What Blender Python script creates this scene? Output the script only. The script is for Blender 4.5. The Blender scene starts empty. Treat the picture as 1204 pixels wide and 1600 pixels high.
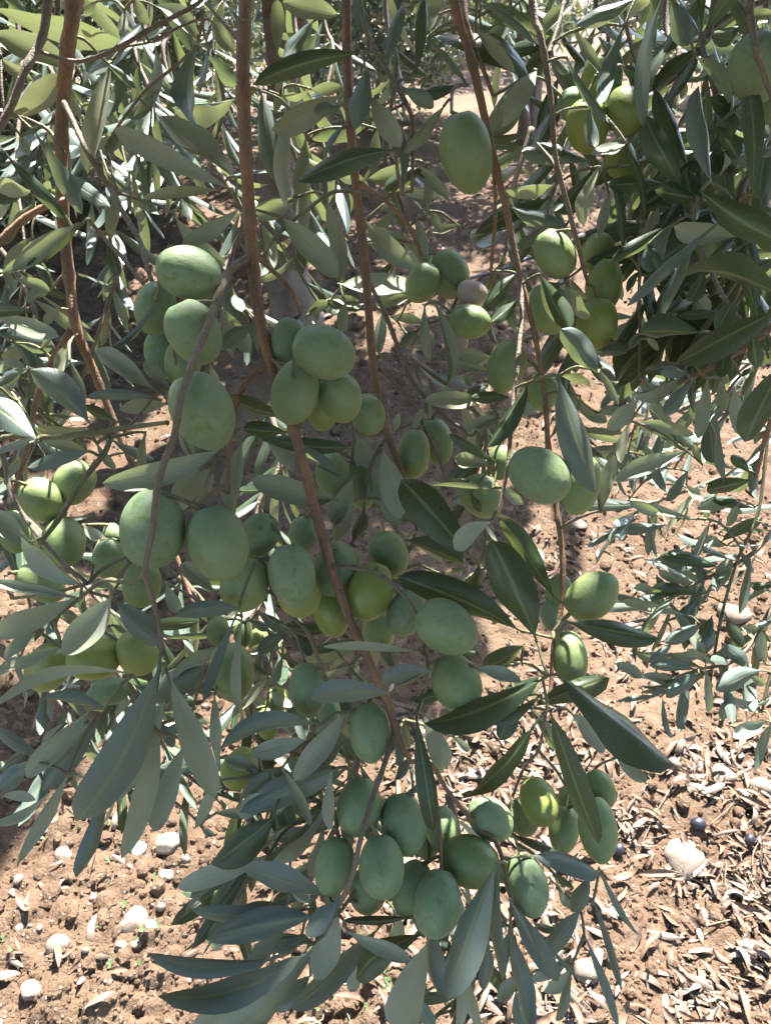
import bpy, math, random
import numpy as np
from mathutils import Vector, Matrix

random.seed(11)
rng = np.random.default_rng(11)
scene = bpy.context.scene
COL = scene.collection

# ---------------------------------------------------------------- camera, sky, sun, exposure
F = 1186.0                       # focal length in pixels of the 1204 x 1600 photograph
PITCH = math.radians(35.5)
CAM = Vector((0.0, 0.0, 1.2))
cam_data = bpy.data.cameras.new('camera')
cam_data.sensor_fit = 'VERTICAL'
cam_data.sensor_height = 36.0
cam_data.sensor_width = 27.09
cam_data.lens = 36.0 * F / 1600.0
cam_data.clip_start = 0.02
cam_data.clip_end = 1500.0
cam_data.dof.use_dof = True
cam_data.dof.focus_distance = 0.40
cam_data.dof.aperture_fstop = 44.0
cam = bpy.data.objects.new('camera', cam_data)
COL.objects.link(cam)
cam.location = CAM
cam.rotation_euler = (math.pi / 2 - PITCH, 0, 0)
scene.camera = cam

SUN_EL, SUN_AZ = math.radians(56), math.radians(16)
SUN = Vector((math.sin(SUN_AZ) * math.cos(SUN_EL), math.cos(SUN_AZ) * math.cos(SUN_EL), math.sin(SUN_EL)))
world = bpy.data.worlds.new('World')
scene.world = world
world.use_nodes = True
wn = world.node_tree
sky = wn.nodes.new('ShaderNodeTexSky')
sky.sky_type = 'NISHITA'
sky.sun_disc = False
sky.sun_elevation = SUN_EL
sky.sun_rotation = SUN_AZ
bg = wn.nodes['Background']
bg.inputs['Strength'].default_value = 0.11
wn.links.new(sky.outputs[0], bg.inputs['Color'])
sun_data = bpy.data.lights.new('sun', 'SUN')
sun_data.energy = 3.4
sun_data.angle = math.radians(0.53)
sun_data.color = (1.0, 0.965, 0.92)
sun = bpy.data.objects.new('sun', sun_data)
COL.objects.link(sun)
sun.rotation_euler = SUN.to_track_quat('Z', 'Y').to_euler()
sun.location = (2, 6, 9)

scene.view_settings.view_transform = 'Standard'
scene.view_settings.look = 'None'
scene.view_settings.exposure = 3.15
scene.view_settings.gamma = 1.0
scene.view_settings.use_curve_mapping = False
scene.render.engine = 'CYCLES'
scene.cycles.use_denoising = True
scene.cycles.use_adaptive_sampling = True
scene.cycles.adaptive_threshold = 0.025
scene.cycles.max_bounces = 5
scene.cycles.diffuse_bounces = 1
scene.cycles.glossy_bounces = 3
scene.cycles.transmission_bounces = 6

# ---------------------------------------------------------------- geometry of the view
FWD = Vector((0, math.cos(PITCH), -math.sin(PITCH)))
RIGHT = Vector((1, 0, 0))
UP = Vector((0, math.sin(PITCH), math.cos(PITCH)))

def ray(px, py):
    return FWD + RIGHT * ((px - 602) / F) - UP * ((py - 800) / F)

def P(px, py, d):
    return CAM + ray(px, py) * d

def G(px, py, z=0.0):
    r = ray(px, py)
    return CAM + r * ((z - CAM.z) / r.z)

def project(p):
    v = Vector(p) - CAM
    d = v.dot(FWD)
    if d < 0.01:
        return None
    return 602 + F * v.dot(RIGHT) / d, 800 - F * v.dot(UP) / d

# ---------------------------------------------------------------- noise
def _hash(ix, iy, s):
    h = (ix.astype(np.int64) * 374761393 + iy.astype(np.int64) * 668265263 + s * 144665) & 0x7fffffff
    h = ((h ^ (h >> 13)) * 1274126177) & 0x7fffffff
    return ((h ^ (h >> 16)) & 0xffff) / 32767.5 - 1.0

def vnoise(x, y, s=0):
    x = np.asarray(x, float); y = np.asarray(y, float)
    ix, iy = np.floor(x), np.floor(y)
    fx, fy = x - ix, y - iy
    fx = fx * fx * (3 - 2 * fx); fy = fy * fy * (3 - 2 * fy)
    a, b = _hash(ix, iy, s), _hash(ix + 1, iy, s)
    c, d = _hash(ix, iy + 1, s), _hash(ix + 1, iy + 1, s)
    return (a * (1 - fx) + b * fx) * (1 - fy) + (c * (1 - fx) + d * fx) * fy

def ground_h(x, y):
    x = np.asarray(x, float); y = np.asarray(y, float)
    fade = np.clip(6.0 / (np.abs(y) + 1.0), 0, 1)
    h = 0.030 * vnoise(x * 1.7, y * 1.7, 1) + 0.018 * vnoise(x * 6, y * 6, 2)
    cl = 0.5 + 0.5 * vnoise(x * 2.3 + 7, y * 2.3, 9)
    h = h + cl * 0.034 * np.abs(vnoise(x * 15, y * 15, 3)) + cl * 0.030 * np.abs(vnoise(x * 34, y * 34, 4))
    h = h + (0.3 + 0.7 * cl) * 0.009 * vnoise(x * 75, y * 75, 5) * fade
    return h

def gh(x, y):
    return float(ground_h(np.array([x]), np.array([y]))[0])

# ---------------------------------------------------------------- material helpers
def new_mat(name):
    m = bpy.data.materials.new(name)
    m.use_nodes = True
    nt = m.node_tree
    nt.nodes.clear()
    out = nt.nodes.new('ShaderNodeOutputMaterial')
    return m, nt, out

class NB:
    def __init__(self, nt):
        self.nt = nt
    def n(self, kind, **kw):
        nd = self.nt.nodes.new(kind)
        for k, v in kw.items():
            setattr(nd, k, v)
        return nd
    def put(self, sock, v):
        if v is None:
            return
        if hasattr(v, 'links'):
            self.nt.links.new(v, sock)
        else:
            if isinstance(v, tuple) and len(v) == 3 and sock.type == 'RGBA':
                v = v + (1.0,)
            sock.default_value = v
    def math(self, op, a, b=None, c=None, clamp=False):
        nd = self.n('ShaderNodeMath', operation=op, use_clamp=clamp)
        for i, v in enumerate((a, b, c)):
            self.put(nd.inputs[i], v)
        return nd.outputs[0]
    def mix(self, f, a, b, mode='MIX'):
        nd = self.n('ShaderNodeMix', data_type='RGBA', blend_type=mode)
        self.put(nd.inputs[0], f)
        self.put(nd.inputs[6], a)
        self.put(nd.inputs[7], b)
        return nd.outputs[2]
    def noise(self, vec, scale, detail=3, rough=0.55, dist=0.0, out=0):
        nd = self.n('ShaderNodeTexNoise')
        if vec is not None:
            self.put(nd.inputs['Vector'], vec)
        nd.inputs['Scale'].default_value = scale
        nd.inputs['Detail'].default_value = detail
        nd.inputs['Roughness'].default_value = rough
        nd.inputs['Distortion'].default_value = dist
        return nd.outputs[out]
    def ramp(self, f, stops):
        nd = self.n('ShaderNodeMapRange')
        nd.inputs[1].default_value, nd.inputs[2].default_value = stops
        self.put(nd.inputs[0], f)
        return nd.outputs[0]
    def bump(self, h, strength, dist):
        nd = self.n('ShaderNodeBump')
        nd.inputs['Strength'].default_value = strength
        nd.inputs['Distance'].default_value = dist
        self.put(nd.inputs['Height'], h)
        return nd.outputs[0]
    def bsdf(self, color, rough, spec=0.5, normal=None, **kw):
        nd = self.n('ShaderNodeBsdfPrincipled')
        self.put(nd.inputs['Base Color'], color)
        self.put(nd.inputs['Roughness'], rough)
        self.put(nd.inputs['Specular IOR Level'], spec)
        if normal is not None:
            self.put(nd.inputs['Normal'], normal)
        for k, v in kw.items():
            self.put(nd.inputs[k.replace('_', ' ')], v)
        return nd.outputs[0]

def leaf_material(name, detail=True):
    """Olive leaf: dark waxy upper face, silvery felted lower face, light passing through."""
    m, nt, out = new_mat(name)
    b = NB(nt)
    geo = b.n('ShaderNodeNewGeometry')
    info = b.n('ShaderNodeObjectInfo')
    sep = b.n('ShaderNodeSeparateColor')
    b.put(sep.inputs[0], info.outputs['Color'])
    sky_sheen, yellow = sep.outputs[0], sep.outputs[1]
    rnd = info.outputs['Random'] if detail else geo.outputs['Random Per Island']
    tc = b.n('ShaderNodeTexCoord')
    nz = b.noise(geo.outputs['Position'], 130, 4, 0.6)
    nbig = b.noise(geo.outputs['Position'], 38, 2, 0.5)
    top = b.mix(b.ramp(nbig, (0.35, 0.68)), (0.010, 0.028, 0.014), (0.024, 0.050, 0.018))
    top = b.mix(b.math('MULTIPLY', rnd, 0.4), top, (0.040, 0.070, 0.020))
    top = b.mix(b.math('MULTIPLY', sky_sheen, 0.70), top, (0.175, 0.218, 0.205))  # sky sheen and sunlit paleness put into the upper face colour
    bot = b.mix(b.ramp(nbig, (0.3, 0.7)), (0.275, 0.300, 0.225), (0.375, 0.405, 0.340))
    bot = b.mix(b.math('MULTIPLY', rnd, 0.6), bot, (0.300, 0.315, 0.210))
    bot = b.mix(b.math('MULTIPLY', yellow, 0.45), bot, (0.31, 0.285, 0.135))
    if detail:
        uvs = b.n('ShaderNodeSeparateXYZ')
        b.put(uvs.inputs[0], tc.outputs['UV'])
        off = b.math('ABSOLUTE', b.math('SUBTRACT', uvs.outputs[0], 0.5))
        rib = b.math('SUBTRACT', 1.0, b.ramp(off, (0.018, 0.070)))
        ribt = b.math('MULTIPLY', rib, 0.75)
        top = b.mix(ribt, top, (0.16, 0.19, 0.085))
        bot = b.mix(b.math('MULTIPLY', rib, 0.5), bot, (0.33, 0.33, 0.16))
        # side veins slanting from the midrib
        vein = b.math('SINE', b.math('MULTIPLY', b.math('SUBTRACT', uvs.outputs[1], b.math('MULTIPLY', off, 0.5)), 120.0))
        veinm = b.ramp(vein, (0.55, 1.0))
        top = b.mix(b.math('MULTIPLY', veinm, 0.10), top, (0.15, 0.2, 0.09))
        # pale dust flecks and brown nicks
        spk = b.ramp(b.noise(geo.outputs['Position'], 620, 2, 0.5), (0.66, 0.74))
        top = b.mix(b.math('MULTIPLY', spk, 0.35), top, (0.22, 0.24, 0.18))
        nick = b.ramp(b.noise(geo.outputs['Position'], 95, 3, 0.6), (0.70, 0.76))
        top = b.mix(b.math('MULTIPLY', nick, 0.55), top, (0.12, 0.085, 0.03))
        bot = b.mix(b.math('MULTIPLY', nick, 0.4), bot, (0.17, 0.12, 0.06))
        tipb = b.math('MULTIPLY', b.ramp(uvs.outputs[1], (0.965, 0.995)), 0.7)
        top = b.mix(tipb, top, (0.12, 0.075, 0.03))
        hgt = b.math('ADD', b.math('MULTIPLY', rib, -0.8), b.math('ADD', b.math('MULTIPLY', veinm, -0.15), b.math('MULTIPLY', nz, 0.5)))
        nrm = b.bump(hgt, 0.35, 0.0006)
    else:
        nrm = None
    col = b.mix(geo.outputs['Backfacing'], top, bot)
    topr = b.math('ADD', 0.25, b.math('MULTIPLY', nz, 0.22))
    rough = b.math('ADD', topr, b.math('MULTIPLY', geo.outputs['Backfacing'], 0.25))
    spec = b.math('SUBTRACT', 0.42, b.math('MULTIPLY', geo.outputs['Backfacing'], 0.2))
    surf = b.bsdf(col, rough, spec, nrm)
    tr = b.n('ShaderNodeBsdfTranslucent')
    b.put(tr.inputs['Color'], b.mix(rnd, (0.29, 0.37, 0.11), (0.38, 0.43, 0.17)))
    mx = b.n('ShaderNodeMixShader')
    mx.inputs[0].default_value = 0.13
    nt.links.new(surf, mx.inputs[1])
    nt.links.new(tr.outputs[0], mx.inputs[2])
    nt.links.new(mx.outputs[0], out.inputs[0])
    return m

def olive_material():
    m, nt, out = new_mat('olive_skin')
    b = NB(nt)
    info = b.n('ShaderNodeObjectInfo')
    sep = b.n('ShaderNodeSeparateColor')
    b.put(sep.inputs[0], info.outputs['Color'])
    tc = b.n('ShaderNodeTexCoord')
    geo = b.n('ShaderNodeNewGeometry')
    vec = b.n('ShaderNodeVectorMath', operation='ADD')
    b.put(vec.inputs[0], tc.outputs['Object'])
    cmb = b.n('ShaderNodeCombineXYZ')
    b.put(cmb.inputs[0], b.math('MULTIPLY', info.outputs['Random'], 37.0))
    b.put(vec.inputs[1], cmb.outputs[0])
    v = vec.outputs[0]
    yellow, bloomv, pink = sep.outputs[0], sep.outputs[1], sep.outputs[2]
    big = b.noise(v, 1.3, 3, 0.5)
    skin = b.mix(b.ramp(big, (0.35, 0.65)), (0.105, 0.170, 0.042), (0.160, 0.215, 0.055))
    skin = b.mix(yellow, skin, (0.300, 0.320, 0.050))
    skin = b.mix(pink, skin, (0.58, 0.37, 0.37))
    # waxy bloom that rubs off in patches
    rub = b.ramp(b.noise(v, 1.9, 4, 0.62, 0.4), (0.60, 0.665))
    smear = b.ramp(b.noise(v, 4.5, 3, 0.6), (0.30, 0.62))
    bl = b.math('MULTIPLY', b.math('SUBTRACT', 1.0, b.math('MULTIPLY', rub, 0.85)), b.math('ADD', 0.55, b.math('MULTIPLY', smear, 0.45)))
    bl = b.math('MULTIPLY', bl, bloomv)
    col = b.mix(b.math('MULTIPLY', bl, 0.66), skin, (0.245, 0.328, 0.212))
    dots = b.n('ShaderNodeTexVoronoi')
    b.put(dots.inputs['Vector'], v)
    dots.inputs['Scale'].default_value = 11
    dm = b.math('SUBTRACT', 1.0, b.ramp(dots.outputs['Distance'], (0.07, 0.16)))
    col = b.mix(b.math('MULTIPLY', dm, 0.42), col, (0.42, 0.46, 0.30))
    scar = b.ramp(b.noise(v, 3.1, 4, 0.7), (0.735, 0.765))
    col = b.mix(b.math('MULTIPLY', scar, 0.7), col, (0.07, 0.055, 0.02))
    rough = b.math('ADD', 0.34, b.math('MULTIPLY', bl, 0.26))
    nrm = b.bump(b.math('ADD', b.noise(v, 16, 3, 0.6), b.math('MULTIPLY', b.noise(v, 3, 2), 2.0)), 0.12, 0.02)
    surf = b.n('ShaderNodeBsdfPrincipled')
    b.put(surf.inputs['Base Color'], col)
    b.put(surf.inputs['Roughness'], rough)
    b.put(surf.inputs['Specular IOR Level'], 0.45)
    b.put(surf.inputs['Normal'], nrm)
    surf.inputs['Subsurface Weight'].default_value = 0.22
    surf.inputs['Subsurface Radius'].default_value = (0.6, 1.0, 0.25)
    surf.inputs['Subsurface Scale'].default_value = 0.004
    nt.links.new(surf.outputs[0], out.inputs[0])
    return m

def bark_material(name, c1, c2, c3, scale=1.0):
    m, nt, out = new_mat(name)
    b = NB(nt)
    geo = b.n('ShaderNodeNewGeometry')
    info = b.n('ShaderNodeObjectInfo')
    pos = geo.outputs['Position']
    a = b.ramp(b.noise(pos, 45 * scale, 4, 0.6), (0.35, 0.65))
    col = b.mix(a, c1, c2)
    lent = b.ramp(b.noise(pos, 420 * scale, 2, 0.5), (0.62, 0.70))
    col = b.mix(b.math('MULTIPLY', lent, 0.6), col, c3)
    fine = b.noise(pos, 900 * scale, 3, 0.6)
    col = b.mix(b.math('MULTIPLY', b.ramp(b.noise(pos, 160 * scale, 3, 0.6), (0.55, 0.75)), 0.5), col, tuple(x * 0.45 for x in c1))
    nrm = b.bump(b.math('ADD', fine, b.math('MULTIPLY', lent, 0.8)), 0.8, 0.0011 / scale)
    nt.links.new(b.bsdf(col, 0.62, 0.35, nrm), out.inputs[0])
    return m

def soil_material():
    m, nt, out = new_mat('soil')
    b = NB(nt)
    geo = b.n('ShaderNodeNewGeometry')
    pos = geo.outputs['Position']
    big = b.ramp(b.noise(pos, 0.9, 4, 0.6, 0.3), (0.38, 0.62))
    col = b.mix(big, (0.104, 0.063, 0.040), (0.150, 0.102, 0.066))
    mid = b.ramp(b.noise(pos, 14, 5, 0.65), (0.35, 0.7))
    col = b.mix(b.math('MULTIPLY', mid, 0.55), col, (0.172, 0.115, 0.074))
    dk = b.ramp(b.noise(pos, 40, 5, 0.7), (0.50, 0.72))
    col = b.mix(b.math('MULTIPLY', dk, 0.75), col, (0.042, 0.023, 0.015))
    fine = b.noise(pos, 230, 4, 0.7)
    col = b.mix(b.math('MULTIPLY', b.ramp(fine, (0.45, 0.75)), 0.5), col, (0.19, 0.130, 0.086))
    grit = b.n('ShaderNodeTexVoronoi')
    b.put(grit.inputs['Vector'], pos)
    grit.inputs['Scale'].default_value = 120
    gs = b.n('ShaderNodeSeparateColor')
    b.put(gs.inputs[0], grit.outputs['Color'])
    gm = b.math('MULTIPLY', b.ramp(gs.outputs[0], (0.86, 0.88)), b.math('SUBTRACT', 1.0, b.ramp(grit.outputs['Distance'], (0.25, 0.40))))
    col = b.mix(b.math('MULTIPLY', gm, 0.8), col, (0.27, 0.225, 0.18))
    h = b.math('ADD', b.math('MULTIPLY', b.noise(pos, 60, 5, 0.7), 1.0), b.math('MULTIPLY', fine, 0.35))
    h = b.math('ADD', h, b.math('MULTIPLY', gm, 0.3))
    nrm = b.bump(h, 0.9, 0.012)
    nt.links.new(b.bsdf(col, 0.95, 0.15, nrm), out.inputs[0])
    return m

def stone_material(name, c1, c2):
    m, nt, out = new_mat(name)
    b = NB(nt)
    geo = b.n('ShaderNodeNewGeometry')
    pos = geo.outputs['Position']
    info = b.n('ShaderNodeObjectInfo')
    col = b.mix(b.ramp(b.noise(pos, 60, 5, 0.65), (0.35, 0.68)), c1, c2)
    col = b.mix(b.math('MULTIPLY', b.ramp(b.noise(pos, 25, 4, 0.6), (0.52, 0.7)), 0.6), col, (0.20, 0.13, 0.085))
    col = b.mix(b.math('MULTIPLY', geo.outputs['Random Per Island'], 0.35), col, (0.30, 0.245, 0.20))
    nrm = b.bump(b.noise(pos, 180, 5, 0.7), 0.6, 0.003)
    nt.links.new(b.bsdf(col, 0.85, 0.25, nrm), out.inputs[0])
    return m

def dry_leaf_material():
    m, nt, out = new_mat('dry_leaf')
    b = NB(nt)
    geo = b.n('ShaderNodeNewGeometry')
    info = b.n('ShaderNodeObjectInfo')
    pos = geo.outputs['Position']
    r1 = geo.outputs['Random Per Island']
    r2 = info.outputs['Random']
    r = b.math('FRACT', b.math('ADD', b.math('MULTIPLY', r1, 3.7), r2))
    top = b.mix(r, (0.042, 0.024, 0.016), (0.185, 0.124, 0.078))
    bot = b.mix(r, (0.095, 0.067, 0.047), (0.285, 0.230, 0.178))
    top = b.mix(b.ramp(b.noise(pos, 90, 3, 0.6), (0.4, 0.7)), top, (0.23, 0.14, 0.09))
    col = b.mix(geo.outputs['Backfacing'], top, bot)
    nrm = b.bump(b.noise(pos, 300, 3, 0.6), 0.4, 0.001)
    surf = b.bsdf(col, 0.6, 0.35, nrm)
    nt.links.new(surf, out.inputs[0])
    return m

def plain_material(name, color, rough, spec=0.4, var=0.15, scale=80):
    m, nt, out = new_mat(name)
    b = NB(nt)
    geo = b.n('ShaderNodeNewGeometry')
    f = b.ramp(b.noise(geo.outputs['Position'], scale, 4, 0.6), (0.35, 0.7))
    col = b.mix(f, color, tuple(min(1, x * (1 + var) + 0.15 * var) for x in color))
    nt.links.new(b.bsdf(col, rough, spec), out.inputs[0])
    return m

M_LEAF = leaf_material('olive_leaf', True)
M_CROWN = leaf_material('olive_crown_leaf', False)
M_OLIVE = olive_material()
M_STEM = bark_material('young_bark_brown', (0.330, 0.175, 0.090), (0.200, 0.128, 0.082), (0.38, 0.28, 0.19))
M_TWIG = bark_material('twig_bark_grey', (0.230, 0.178, 0.130), (0.165, 0.125, 0.085), (0.34, 0.29, 0.22))
M_GREEN = bark_material('green_shoot', (0.200, 0.200, 0.100), (0.160, 0.145, 0.080), (0.29, 0.27, 0.16))
M_TRUNK = bark_material('old_bark', (0.130, 0.095, 0.072), (0.200, 0.160, 0.130), (0.26, 0.22, 0.18), 0.12)
M_SOIL = soil_material()
M_STONE = stone_material('limestone', (0.225, 0.188, 0.145), (0.150, 0.112, 0.082))
M_GREY = stone_material('grey_stone', (0.40, 0.37, 0.34), (0.30, 0.27, 0.25))
M_DRY = dry_leaf_material()
M_HOSE = plain_material('black_polyethylene', (0.02, 0.021, 0.023), 0.45)
M_RIPE = plain_material('ripe_olive_skin', (0.014, 0.014, 0.026), 0.42, 0.5, 0.1, 140)
M_WEED = plain_material('weed_leaf', (0.06, 0.10, 0.03), 0.6)

# ---------------------------------------------------------------- mesh helpers
def make_mesh(name, verts, faces, mat, uv=None, smooth=True):
    me = bpy.data.meshes.new(name)
    me.from_pydata([tuple(v) for v in verts], [], faces)
    if uv is not None:
        lay = me.uv_layers.new(name='UVMap')
        vi = np.empty(len(me.loops), np.int32)
        me.loops.foreach_get('vertex_index', vi)
        lay.data.foreach_set('uv', np.asarray(uv, np.float32)[vi].ravel())
    if smooth:
        me.polygons.foreach_set('use_smooth', np.ones(len(me.polygons), bool))
    me.materials.append(mat)
    me.update()
    return me

def big_mesh(name, verts, faces, mat, smooth=True):
    """numpy arrays: verts (n,3), faces (m,k)"""
    me = bpy.data.meshes.new(name)
    n, k = faces.shape
    me.vertices.add(len(verts))
    me.vertices.foreach_set('co', np.asarray(verts, np.float32).ravel())
    me.loops.add(n * k)
    me.loops.foreach_set('vertex_index', faces.astype(np.int32).ravel())
    me.polygons.add(n)
    me.polygons.foreach_set('loop_start', np.arange(0, n * k, k, dtype=np.int32))
    me.polygons.foreach_set('use_smooth', np.full(n, smooth))
    me.update(calc_edges=True)
    me.materials.append(mat)
    return me

def link(name, me, parent=None, label=None, category=None, group=None, kind=None):
    o = bpy.data.objects.new(name, me)
    COL.objects.link(o)
    if parent is not None:
        o.parent = parent
    if label: o['label'] = label
    if category: o['category'] = category
    if group: o['group'] = group
    if kind: o['kind'] = kind
    return o

def empty(name, loc, **kw):
    o = link(name, None, **kw)
    o.empty_display_size = 0.05
    o.location = loc
    return o

def child(name, me, parent, base, mat_world=None):
    """part whose mesh (or matrix) is given in world space, under an unrotated empty at base"""
    o = link(name, me, parent)
    mw = mat_world if mat_world is not None else Matrix.Identity(4)
    o.matrix_basis = Matrix.Translation(-Vector(base)) @ mw
    return o

def catmull(pts, vals, sub=6):
    """pts list of Vector; vals list of floats; smooth resampling"""
    n = len(pts)
    if n == 2:
        return [pts[0].lerp(pts[1], i / 3) for i in range(4)], [vals[0] + (vals[1] - vals[0]) * i / 3 for i in range(4)]
    op, ov = [], []
    for i in range(n - 1):
        p0 = pts[max(i - 1, 0)]; p1 = pts[i]; p2 = pts[i + 1]; p3 = pts[min(i + 2, n - 1)]
        for k in range(sub):
            t = k / sub
            op.append(0.5 * ((2 * p1) + (p2 - p0) * t + (2 * p0 - 5 * p1 + 4 * p2 - p3) * t * t + (3 * p1 - p0 - 3 * p2 + p3) * t ** 3))
            ov.append(vals[i] + (vals[i + 1] - vals[i]) * t)
    op.append(pts[-1]); ov.append(vals[-1])
    return op, ov

def tube(pts, rad, sides=8, wob=0.06, knot=0.0):
    """closed tube along points"""
    n = len(pts)
    verts, faces = [], []
    t0 = (pts[1] - pts[0]).normalized()
    nrm = t0.orthogonal().normalized()
    ph = random.random() * 9
    for i in range(n):
        t = (pts[min(i + 1, n - 1)] - pts[max(i - 1, 0)])
        t = t.normalized() if t.length > 1e-9 else t0
        nrm = (nrm - t * nrm.dot(t)).normalized()
        bn = t.cross(nrm)
        kn = 1 + knot * max(0, math.sin(i * 1.35 + ph)) ** 8
        for s in range(sides):
            a = 2 * math.pi * s / sides
            r = rad[i] * kn * (1 + wob * math.sin(a * 2 + i * 0.9 + ph) + wob * random.uniform(-.6, .6))
            verts.append(pts[i] + (nrm * math.cos(a) + bn * math.sin(a)) * r)
    for i in range(n - 1):
        for s in range(sides):
            a, b2 = i * sides + s, i * sides + (s + 1) % sides
            faces.append((a, b2, b2 + sides, a + sides))
    faces.append(tuple(range(sides - 1, -1, -1)))
    faces.append(tuple(range((n - 1) * sides, n * sides)))
    return verts, faces

def leaf_shape(L, W, bend=0.0, roll=0.14, sickle=0.0, twist=0.0, nl=12, half=2, wave=0.0, seed=0):
    """one blade along +Y, upper face +Z, base at the origin with a short stalk"""
    r = random.Random(seed)
    ph, asym = r.uniform(0, 6), r.uniform(-.06, .06)
    pw = r.uniform(0.72, 0.95); tp = r.uniform(0.50, 0.68)
    tm = pw / (pw + tp)
    mx = tm ** pw * (1 - tm) ** tp
    verts, uv, faces = [], [], []
    cols = 2 * half + 1
    for i in range(nl + 1):
        t = i / nl
        tt = 0.0 if t < 0.0 else t
        ts = max(0.0, (tt - 0.07) / 0.93)
        w = W * 0.5 * (ts ** pw * (1 - ts) ** tp / mx if 0 < ts < 1 else 0)
        w = max(w, 0.00055 if t < 0.5 else 0.0002)
        y = L * t
        zc = bend * L * 4 * (t - t * t) * (0.6 + 0.8 * t) - 0.0
        xc = sickle * L * 4 * (t - t * t)
        a = twist * (t - 0.3)
        for j in range(cols):
            u = -1 + 2 * j / (cols - 1)
            ww = w * (1 + asym * (1 if u > 0 else -1)) * (1 + 0.05 * math.sin(t * 9 + ph + u))
            x = ww * u
            z = -roll * w * (abs(u) ** 2) * 2 + wave * w * math.sin(t * 11 + ph) * u
            xr = x * math.cos(a) - z * math.sin(a)
            zr = x * math.sin(a) + z * math.cos(a)
            verts.append((xr + xc, y, zr + zc))
            uv.append((0.5 + 0.5 * u, t))
    for i in range(nl):
        for j in range(cols - 1):
            k = i * cols + j
            faces.append((k, k + 1, k + 1 + cols, k + cols))
    return verts, faces, uv

def frame(origin, ydir, zdir):
    y = ydir.normalized()
    z = (zdir - y * zdir.dot(y)).normalized()
    x = y.cross(z)
    m = Matrix.Identity(4)
    for i in range(3):
        m[i][0], m[i][1], m[i][2], m[i][3] = x[i], y[i], z[i], origin[i]
    return m

# ================================================================ THE SETTING
# ---------------------------------------------------------------- ground sheet
def build_ground():
    ys = [-200, -120, -60, -30, -15, -8, -5] + [-3.0 + 0.06 * i for i in range(int(3.3 / 0.06))]
    y = 0.3
    while y < 420:
        ys.append(y)
        y += (0.0062 if y < 4 else 0.012 if y < 40 else 0.08) * (0.5 + y)
    ys = np.array(ys)
    nc = 430
    u = np.linspace(-1, 1, nc)
    out = np.array([1.02, 1.06, 1.15, 1.35, 1.8, 2.6, 4.0, 7.0, 14.0, 30.0, 70.0, 150.0])
    u = np.concatenate([-out[::-1], u, out])
    nc = len(u)
    hw = 1.15 + 0.78 * np.clip(ys, 0.6, 1e9)
    hw = np.where(ys > 6, hw, hw)
    X = hw[:, None] * np.where(np.abs(u)[None, :] > 1, np.sign(u)[None, :] * (1 + (np.abs(u) - 1)[None, :] / (1 + 0.05 * np.maximum(ys, 0))[:, None]), u[None, :])
    Y = np.repeat(ys[:, None], nc, 1)
    Z = ground_h(X, Y)
    Z = np.where(Y > 60, Z * 0.2, Z)
    V = np.stack([X, Y, Z], -1).reshape(-1, 3)
    nr = len(ys)
    idx = np.arange(nr * nc).reshape(nr, nc)
    Fc = np.stack([idx[:-1, :-1], idx[:-1, 1:], idx[1:, 1:], idx[1:, :-1]], -1).reshape(-1, 4)
    link('ground', big_mesh('ground', V, Fc, M_SOIL), kind='structure', label='reddish brown tilled orchard soil strewn with crumbs and litter')
build_ground()

# icosphere template
def ico(sub):
    import bmesh
    bm = bmesh.new()
    bmesh.ops.create_icosphere(bm, subdivisions=sub, radius=1.0)
    v = np.array([x.co[:] for x in bm.verts]); f = np.array([[x.index for x in fc.verts] for fc in bm.faces])
    bm.free()
    return v, f
ICO1, ICO2, ICO3 = ico(1), ico(2), ico(3)

def rot_matrices(n):
    q = rng.normal(size=(n, 4)); q /= np.linalg.norm(q, axis=1)[:, None]
    w, x, y, z = q.T
    return np.stack([np.stack([1 - 2 * (y * y + z * z), 2 * (x * y - z * w), 2 * (x * z + y * w)], -1),
                     np.stack([2 * (x * y + z * w), 1 - 2 * (x * x + z * z), 2 * (y * z - x * w)], -1),
                     np.stack([2 * (x * z - y * w), 2 * (y * z + x * w), 1 - 2 * (x * x + y * y)], -1)], 1)

def lumps(pos, size, tmpl, flat=0.75, rough=0.22):
    """many small lumps in one array"""
    tv, tf = tmpl
    n = len(pos)
    R = rot_matrices(n)
    sc = size[:, None] * rng.uniform(0.7, 1.25, (n, 3))
    jit = 1 + rng.normal(0, rough, (n, len(tv), 1))
    v = np.einsum('nij,nkj->nki', R, tv[None] * jit) * sc[:, None, :]
    v[:, :, 2] *= flat
    v += pos[:, None, :]
    f = tf[None] + (np.arange(n) * len(tv))[:, None, None]
    return v.reshape(-1, 3), f.reshape(-1, 3)

def ground_samples(n, dens, x0=-250, x1=1450, y0=150, y1=1900):
    """points on the soil, spread as densely as the photograph shows them"""
    out = []
    while len(out) < n:
        px = rng.uniform(x0, x1, 4000); py = y0 + (y1 - y0) * rng.uniform(0, 1, 4000) ** 0.8
        for a, b in zip(px, py):
            if rng.uniform() < dens(a, b):
                g = G(a, b)
                if 0.15 < g.y < 9:
                    out.append((g.x, g.y))
                    if len(out) >= n: break
    return np.array(out)

def crumb_density(px, py):
    return 0.25 + 0.75 * (0.5 + 0.5 * float(vnoise(px / 130.0, py / 90.0, 21))) * (1 if py > 300 else 0.5)

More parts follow.
